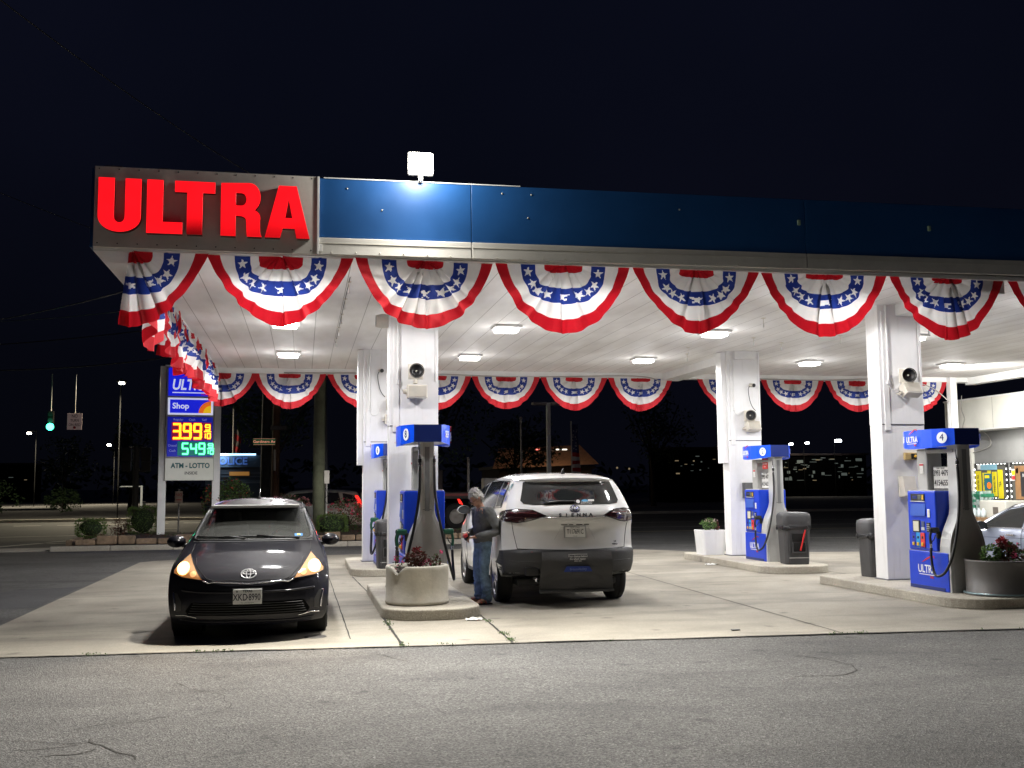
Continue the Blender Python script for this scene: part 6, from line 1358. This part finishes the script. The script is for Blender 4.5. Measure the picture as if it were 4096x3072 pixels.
# police booth
M_BOO=mat('booth_siding',(.05,.06,.075),.7,var=.2,vscale=3); M_BOF=mat('booth_frame',(.13,.15,.17),.6)
t=thing('police_booth','small dark booth with lit blue letters behind the price sign','booth',(-3.35,56.6,0))
b=MB(); b.box((0,.6,1.6),(3.2,3,3.2),M_BOO)
for k in range(13): b.box((0,-.92,.2+.19*k),(3.1,.05,.03),M_BOF)
b.box((1.62,-.95,1.7),(.12,.15,3.4),M_BOF); b.build('wall',t)
b=MB(); b.box((0,-1.0,3.1),(3.3,.12,.62),mat('booth_band',(.08,.12,.17),.6)); b.build('band',t)
b=MB(); b.box((-.35,-1.13,3.44),(2.55,.08,.09),mat('booth_tube',(.6,.8,1),.4,emit=(.45,.72,1),estr=2.2)); b.build('light_tube',t)
b=MB(); b.text('POLICE',.52,mat('booth_letters',(.05,.12,.35),.5,emit=(.06,.14,.42),estr=.45),face((-.35,-1.08,3.08),'-Y'),.03,bold=.012); b.build('lettering',t)
b=MB(); b.box((.1,-.97,2.45),(1.0,.03,.2),mat('amber_plate',(.35,.17,.05),.6,emit=(.35,.15,.03),estr=.5)); b.build('name_plate',t)
b=MB(); b.box((.75,-.97,1.0),(1.0,.06,2.1),M_BOF); b.box((.75,-1.0,.98),(.82,.04,1.95),M_BOO); b.build('door',t)
light('booth_light','AREA',(-4.2,55.2,3.35),14,(.6,.8,1),.8,(-4.2,56,2.6))

# dark cars and lorry on the far road
c4=thing('parked_car','pale station wagon with a red tail lamp crossing behind the greenish pole','car',(-2.45,40.2,0),-PI/2)
SV=Car(zt=[(0,.75),(.15,.9),(.6,1.0),(1.1,1.07),(1.3,1.15),(1.8,1.48),(2.1,1.60),(3.2,1.66),(4.2,1.60),(4.6,1.5),(4.8,1.4)],zb=[(0,.3),(5,.3)],W=[(0,.82),(.4,.9),(4.3,.92),(4.8,.86)],wz=[(.3,.97),(.7,1.0),(1.0,.96),(1.1,.92),(1.65,.74)],yf=[(.3,.05),(.6,0),(1.6,.05)],yr=[(.3,4.7),(.8,4.75),(1.1,4.7),(1.6,4.45)],bf=[(.3,.4),(1,.5)],br=[(.3,.3),(1,.3)],crown=.03,nx=18,ny=50,nz=20)
M_PSV=paint('paint_pale_beige',(.30,.30,.25),.3); b=MB(); b.add(SV.vs,SV.fs,M_PSV,True); body=b.build('body',c4); arches(body,[(-1.2,-.6,.95,.33,.38),(.6,1.2,.95,.33,.38),(-1.2,-.6,3.7,.33,.38),(.6,1.2,3.7,.33,.38)])
for m_ in body.data.polygons: m_.use_smooth=True
for s,pl in ((-1,'L'),(1,'Rt')):
    for y in (.95,3.7): wheel(c4,s*.8,y,.34,.22,s)
    b=MB(); SV.patch(b,pl,[(1.75,1.12),(2.15,1.48),(2.95,1.55),(2.98,1.10)],M_GLS,.006,.1); SV.patch(b,pl,[(3.05,1.10),(3.03,1.55),(3.75,1.52),(3.85,1.12)],M_GLS,.006,.1); SV.patch(b,pl,[(3.95,1.12),(3.90,1.50),(4.3,1.42),(4.45,1.18)],M_GLS,.006,.1); b.build('side_window',c4)
    b=MB(); SV.patch(b,pl,[(4.36,1.40),(4.46,1.40),(4.66,1.08),(4.60,.92),(4.50,.98)],mat('lit_tail_lamp',(.6,.02,.02),.3,emit=(1,.03,.02),estr=1.6),.02,.06); b.build('tail_lamp',c4)
light('tail_glow','POINT',(2.45,38.6,1.1),7,(1,.08,.04),.08)
c5=copy_tree(c4); c5.location=(2.1,43.5,0); c5['label']='dark car with a small red lamp on the far road behind the deep pink roses'; c5.scale=(.95,.95,.9)
for ch in c5.children:
    if ch.name.startswith('body'):
        ch.data=ch.data.copy(); ch.data.materials.clear(); ch.data.materials.append(M_PBK)
t=thing('lorry','dark flatbed lorry with big pale wheels parked behind the pumps','lorry',(6.0,42.5,0)); M_TRK=mat('lorry_dark',(.03,.018,.015),.6,var=.3)
b=MB(); b.box((.6,0,1.35),(8.5,2.2,.28),M_TRK,.03); b.build('flatbed',t)
b=MB(); b.box((.6,-1.13,1.38),(8.4,.03,.10),mat('lorry_red_band',(.22,.02,.015),.5)); b.box((-1.2,-1.15,1.50),(.4,.02,.05),M_STK); b.box((1.6,-1.15,1.50),(.3,.02,.05),M_STK); b.build('side_band',t)
for x in (0.05,1.25,-2.6): 
    w_=thing('wheel',None,None,(x,-.95,.52)); w_.parent=t; b=MB(); b.lathe([(.30,-.14),(.50,-.13),(.52,0),(.50,.13),(.30,.14)],(0,0,0),M_TYRE,28,axis='Y'); b.build('tyre',w_); b=MB(); b.lathe([(.30,-.1),(.26,-.02),(.10,-.04),(.001,-.10)],(0,0,0),mat('lorry_rim',(.30,.28,.25),.5),24,axis='Y'); b.build('rim',w_)
b=MB(); b.box((-1.0,.2,1.95),(1.2,1.0,.9),M_TRK,.05); b.build('load',t); b=MB(); b.cyl((.7,0,1.5),(.7,0,2.9),.05,M_FRM); b.build('stake',t); b=MB(); b.box((1.6,.1,1.8),(.6,.6,.5),M_FRM,.05); b.build('load',t)
t=thing('digger','small orange machine standing on the far road right of the minivan','digger',(14.1,51,0)); M_ORG=mat('machine_orange',(.32,.06,.015),.6,var=.2)
b=MB(); b.box((0,0,1.15),(.9,1.0,1.2),M_ORG,.06); b.box((.0,0,.5),(1.3,1.1,.3),M_TRK,.05); b.build('body',t); b=MB(); b.box((.7,-.2,1.0),(.35,.3,.9),M_ORG,.05); b.cyl((.85,-.4,.5),(.85,-.2,.5),.28,M_TYRE,18); b.build('arm',t)

# buildings far away
def building(x,y,w,d,h,m,label,lit=None):
    t=thing('far_building',label,'building',(x,y,0)); b=MB(); b.box((0,d/2,h/2),(w,d,h),m); b.build('wall',t)
    b=MB(); b.box((0,d/2,h+.12),(w+.5,d+.5,.25),M_TRK); b.build('roof',t); return t
t=building(18.8,80,7.5,8,3.0,mat('far_wall_dark',(.05,.04,.03),.9),'low restaurant with a brown shingled roof and thin red and white lights')
b=MB(); b.add([(-4.4,-.6,3.0),(4.2,-.6,3.35),(3.6,3,5.0),(-3.2,3,4.7)],[(0,1,2,3)],mat('shingle_brown',(.30,.17,.10),.9,var=.3,vscale=4)); b.build('sloping_roof',t)
b=MB(); b.box((-.75,-.75,4.5),(.5,.06,.07),mat('neon_red',(1,.2,.2),.4,emit=(1,.15,.12),estr=3)); b.build('neon_tube',t)
b=MB(); b.box((1.0,-.75,4.5),(1.1,.06,.07),mat('neon_white',(1,1,.9),.4,emit=(1,.95,.8),estr=3)); b.box((.1,-.7,4.42),(4.6,.1,.1),M_TRK); b.build('neon_tube',t)
light('restaurant_light','AREA',(18.8,76.5,5.4),60,(1,.7,.45),3,(18.8,80,3.6))
M_FW2=mat('far_window_light',(.2,.22,.2),.5,emit=(.5,.6,.55),estr=.10); M_FW3=mat('far_window_warm',(.2,.18,.12),.5,emit=(.8,.6,.35),estr=.22)
def lots(x,y,w,h,n,label,seed,z0=2.0):
    t=building(x,y,w,6,h,mat('far_wall_black',(.003,.003,.003),1.0,spec=0),label); r=random.Random(seed)
    for k in range(n):
        b=MB(); ww=r.uniform(.08,w*.06); b.box((r.uniform(-w/2+.5,w/2-.5),-.03,r.uniform(z0,h-.3)),(ww,.04,r.choice((.05,.05,.08,.08,.35,.12))),M_FW2 if r.random()<.75 else M_FW3); b.build('lit_window',t)
lots(63,122,16,5.2,60,'distant pale shopfronts with many dim windows under the three far lamps',3); lots(37,92,7,4.9,14,'distant dark building with a lit eave left of the pump 2 column',4,2.6); lots(50,125,6,3.4,8,'small distant building with dim lights left of the three far lamps',7,1.8); lots(-42,150,12,5,7,'distant dark house with dim windows at the far left',6); lots(22,100,6,3.4,5,'distant dark building with few dim lights right of the minivan roof',8,1.8)
for k,(x,z) in enumerate(((29.3,3.3),(30.5,3.2),(28.2,1.9))):
    b=MB(); ell(b,(x,95,z),(.10,.10,.10),M_FW3,8); tag(b.build('distant_lamp'),['tiny distant light low behind the minivan, left one','tiny distant light low behind the minivan, right one','tiny distant light near the road behind the minivan'][k],'distant light')
M_FW9=mat('far_trim',(.3,.33,.35),.8,emit=(.3,.35,.4),estr=.06)
# trees
M_TL=mat('tree_leaf_dark',(.035,.07,.022),.7,var=.4,vscale=5); M_TB=mat('tree_bark',(.04,.03,.022),.95)
def tree(x,y,h,rad,n,label,seed,name='tree'):
    t=thing(name,label,'tree',(x,y,0),0,'dark trees in the background'); r=random.Random(seed); b=MB()
    b.tube([(0,0,-.1),(r.uniform(-.2,.2),0,h*.3),(r.uniform(-.3,.3),.1,h*.7)],.2,M_TB,8,rs=[.22*h/8,.15*h/8,.06*h/8])
    for k in range(7): a=r.uniform(0,6.28); b.tube([(0,0,h*r.uniform(.3,.5)),(rad*.45*math.cos(a),rad*.45*math.sin(a),h*r.uniform(.6,.75)),(rad*.75*math.cos(a),rad*.75*math.sin(a),h*r.uniform(.65,.95))],.05,M_TB,5)
    b.build('trunk',t); b=MB()
    for k in range(9):
        a=r.uniform(0,6.28); q=rad*r.uniform(.1,.6); clump(b,(q*math.cos(a),q*math.sin(a),h*r.uniform(.5,.92)),(rad*r.uniform(.35,.6),rad*r.uniform(.35,.6),h*r.uniform(.13,.22)),n//9,.30,[M_TL],seed*20+k)
    b.build('crown',t)
tree(-28,75,8.5,4.0,2400,'dark tree at the far left picture edge lit by a street lamp',1); tree(-13.2,85,6.5,1.6,1000,'slim tree standing left of the signal heads seen from behind',2); tree(-36,95,9,5,1800,'broad dark tree behind the far left one',3); tree(-20,95,6,3,1200,'dark tree right of the green traffic light',4)
tree(15,74,7,3.5,2200,'dark leafy tree left of the restaurant roof',5); tree(8,66,8,4,1800,'dark tree behind the pump numbered 8',6); tree(27,78,9,4,1800,'dark tree right of the flag behind the minivan',7); tree(46,105,6,3.5,1200,'dark tree in front of the far shopfronts',8); tree(-2,72,10,5,2200,'dark tree behind the police booth',9)
b=MB(); r=random.Random(44)
for k in range(60):
    x=-260+k*9; y=185+18*math.sin(k*1.3); clump(b,(x,y,2.5+2.2*noise.noise(Vector((k*.4,1,1)))),(7,4,4.0+1.6*noise.noise(Vector((k*.7,3,1)))),110,1.7,[M_TL],k+300)
tag(b.build('distant_trees'),'dark band of distant trees along the horizon','distant trees',kind='stuff')
bush('shrub','low dark shrubs on the far verge at the left','shrub',(-19.5,70,1.3),(2.2,1.2,1.1),900,.2,[M_TL],31)
bush('shrub','rounded dark shrub on the far verge left of the slim tree','shrub',(-15.3,72,1.0),(1.2,1.0,.8),700,.18,[M_TL],32)
b=MB(); b.box((-9.55,66,.95),(.12,.1,1.9),M_FW9); b.box((-10.2,66,1.85),(1.2,.1,.06),M_FW9); tag(b.build('lit_doorway'),'dim pale door frame far behind the signal heads','doorway')

# ---------------------------------------------------------------- shop at the right
SXW=20.0
M_SHF=mat('shop_fascia_cream',(.74,.73,.66),.5,var=.05,vscale=1.5,bump=.05,bscale=8); M_SHW=mat('shop_wall_grey',(.25,.25,.245),.7,var=.08,vscale=3)
st=thing('shop','white fronted shop with posters in its windows at the right edge','shop',(SXW,0,0))
b=MB(); b.box((3,19.6,1.95),(6,17.8,3.9),M_SHW); b.build('wall',st)
b=MB(); b.box((-.35,19.5,3.71),(.7,18.0,.90),M_SHF,.01); b.box((-.35,19.5,4.17),(.74,18.06,.04),M_WHITE); b.box((-.35,19.5,3.25),(.72,18.04,.04),M_WHITE)
for k in range(9): b.box((-.703,11.9+k*2.05,3.71),(.006,.012,.88),M_FRM)
b.build('fascia',st)
b=MB(); b.tube([(-.72,27.6,4.3),(-.73,27.62,3.9),(-.73,27.5,3.6),(-.74,27.55,3.28),(-.1,27.5,3.2),(-.05,27.3,2.8),(-.05,28.2,2.6)],.012,mat('cable_grey',(.4,.38,.35),.6),6,sub=4); b.build('cable',st)
b=MB(); b.box((-.05,28.45,1.6),(.1,.60,3.2),M_SHF,.005); b.build('white_pilaster',st)
M_LED=mat('led_strip',(1,1,1),.4,emit=(1,1,.97),estr=3.5); M_FRB=mat('window_frame_black',(.02,.02,.02),.5)
M_PY=mat('poster_yellow',(.75,.62,.02),.5,emit=(.8,.65,.03),estr=.12); M_PBR=mat('poster_brown',(.30,.16,.07),.6,var=.2,vscale=3); M_PC=mat('poster_sky',(.25,.48,.6),.5); M_PT=mat('poster_teal',(.03,.20,.25),.5); M_PDK=mat('poster_black',(.03,.03,.035),.5)
def swindow(y0,y1,z0,z1,dots=True):
    b=MB(); b.box((-.02,(y0+y1)/2,(z0+z1)/2),(.06,y1-y0,z1-z0),M_FRB,.005); b.box((-.055,(y0+y1)/2,(z0+z1)/2),(.006,y1-y0-.16,z1-z0-.16),mat('shop_glass',(.10,.10,.09),.1,emit=(.5,.48,.4),estr=.06)); w=b.build('window',st)
    b=MB(); n=int((y1-y0)/.16)
    for k in range(n):
        for z in (z0+.03,z1-.03): b.box((-.06,y0+.08+k*(y1-y0-.1)/n,z),(.02,.05,.018),M_LED)
    for k in range(int((z1-z0)/.16)):
        for y in (y0+.03,y1-.03): b.box((-.06,y,z0+.08+k*.16),(.02,.018,.05),M_LED)
    b.build('led_strip',w); return w
w=swindow(26.62,28.12,1.22,2.28)
b=MB(); 
for k,(y,wd,z0,z1) in enumerate(((27.92,.26,1.36,2.05),(27.62,.20,1.42,2.0),(27.42,.16,1.36,2.06),(27.18,.20,1.30,2.02),(26.92,.22,1.24,2.08))):
    b.box((-.066,y,(z0+z1)/2),(.01,wd,z1-z0),M_PY,.002)
    if k!=2: b.text('TWISTED TEA' if k in (0,3) else 'TEA',.10 if k in (0,3) else .12,M_PTX,face((-.075,y,(z0+z1)/2),'-X')@Matrix.Rotation(PI/2,4,'Z'),.001,xs=.75,bold=.002)
b.box((-.070,27.42,2.16),(.01,.75,.16),M_PC); b.box((-.070,27.86,2.17),(.012,.14,.14),M_STK); b.box((-.074,27.47,1.72),(.01,.34,.5),M_PT); b.poly2d([circ(.10,14)],M_OR,face((-.081,27.42,1.62),'-X'),.001); b.box((-.078,27.50,1.88),(.008,.2,.08),M_YE); b.build('poster',w)
b=MB(); b.box((-.085,27.58,1.22),(.01,.62,.22),M_PC); b.text('Pepper wild',.11,M_PTX,face((-.092,27.58,1.23),'-X'),.001,bold=.002); b.build('poster',w)
w=swindow(24.9,26.5,.1,2.28)
b=MB(); b.box((-.07,25.8,1.70),(.01,.95,.95),M_PBR); b.box((-.078,25.72,1.66),(.01,.62,.70),M_PDK); b.text('IGNITE',.14,M_STK,face((-.085,25.72,1.90),'-X'),.001,bold=.002); b.box((-.085,25.72,1.62),(.006,.10,.22),M_PG); b.box((-.07,26.33,1.92),(.01,.16,.34),M_STK); b.box((-.078,26.33,1.98),(.01,.12,.12),M_YE); b.box((-.078,26.33,1.84),(.01,.12,.10),M_RDP); b.box((-.07,26.17,2.04),(.01,.10,.14),M_PC)
b.box((-.07,25.8,.8),(.01,.95,.6),mat('poster_dark_brown',(.12,.06,.03),.6)); b.build('poster',w)
t=thing('ice_chest','white chest freezer standing under the poster window of the shop','freezer',(19.5,26.25,.0)); b=MB(); b.box((0,0,.6),(.75,1.15,1.2),M_SHF,.03); b.build('cabinet',t); b=MB(); b.box((-.38,-.15,.92),(.01,.22,.2),mat('freezer_panel',(.15,.13,.11),.5)); b.build('control_panel',t)
M_BT=mat('water_bottle_plastic',(.45,.55,.52),.2,var=.4,vscale=14); M_BG=mat('water_label_green',(.03,.22,.12),.4,var=.4,vscale=12)
r=random.Random(6)
for k in range(6):
    b=MB(); 
    for i in range(4):
        for j_ in range(3): b.cyl((-.16+j_*.13,-.24+i*.16,0),(-.16+j_*.13,-.24+i*.16,.24),.055,M_BT if (i+k)%3 else M_BG,8)
    b.box((0,0,.12),(.42,.64,.10),M_BG if k%2 else M_BT,.02)
    o=b.build('water_pack',loc=(19.42,27.22-.02*k,.02+.24*k)); tag(o,'wrapped pack of water bottles, %s in the stack beside the white freezer'%(['lowest','second from the bottom','third from the bottom','fourth from the bottom','second from the top','topmost'][k]),'water bottles','packs of bottled water stacked by the shop')
for k in range(4):
    b=MB(); b.lathe([(.001,0),(.07,0),(.075,.05),(.075,.17),(.03,.22),(.028,.25),(.001,.25)],(0,0,0),mat('jug_plastic',(.6,.68,.7),.3),10); o=b.build('jug',loc=(18.95,27.0-.2*k,.73)); tag(o,'clear plastic jug on the cardboard boxes, %s of four'%(['leftmost','second from the left','third from the left','rightmost'][k]),'jug','clear jugs on the boxes')
for k,(y,z,w_) in enumerate(((26.75,.0,.75),(26.02,.0,.6),(26.7,.37,.8),(25.98,.37,.5))):
    b=MB(); b.box((0,0,.17),(.4,w_,.34),mat('cardboard',(.33,.20,.10),.8,var=.15,vscale=6),.006); b.box((-.203,0,.17),(.004,w_*.4,.1),M_PTX); o=b.build('cardboard_box',loc=(18.95,y,z+.012)); tag(o,'brown cardboard box %s by the shop'%(['at the bottom left of the small stack','at the bottom right of the small stack','on top at the left of the small stack','on top at the right of the small stack'][k]),'box','cardboard boxes by the shop')
light('shop_front_light','AREA',(19.2,26,3.22),40,(1,.98,.92),.8,(19.4,26,0)); light('shop_fascia_fill','AREA',(16.6,23.5,4.45),130,(1,.98,.92),.5,(20,25,3.5))  # fascia light is an added fill with no fixture
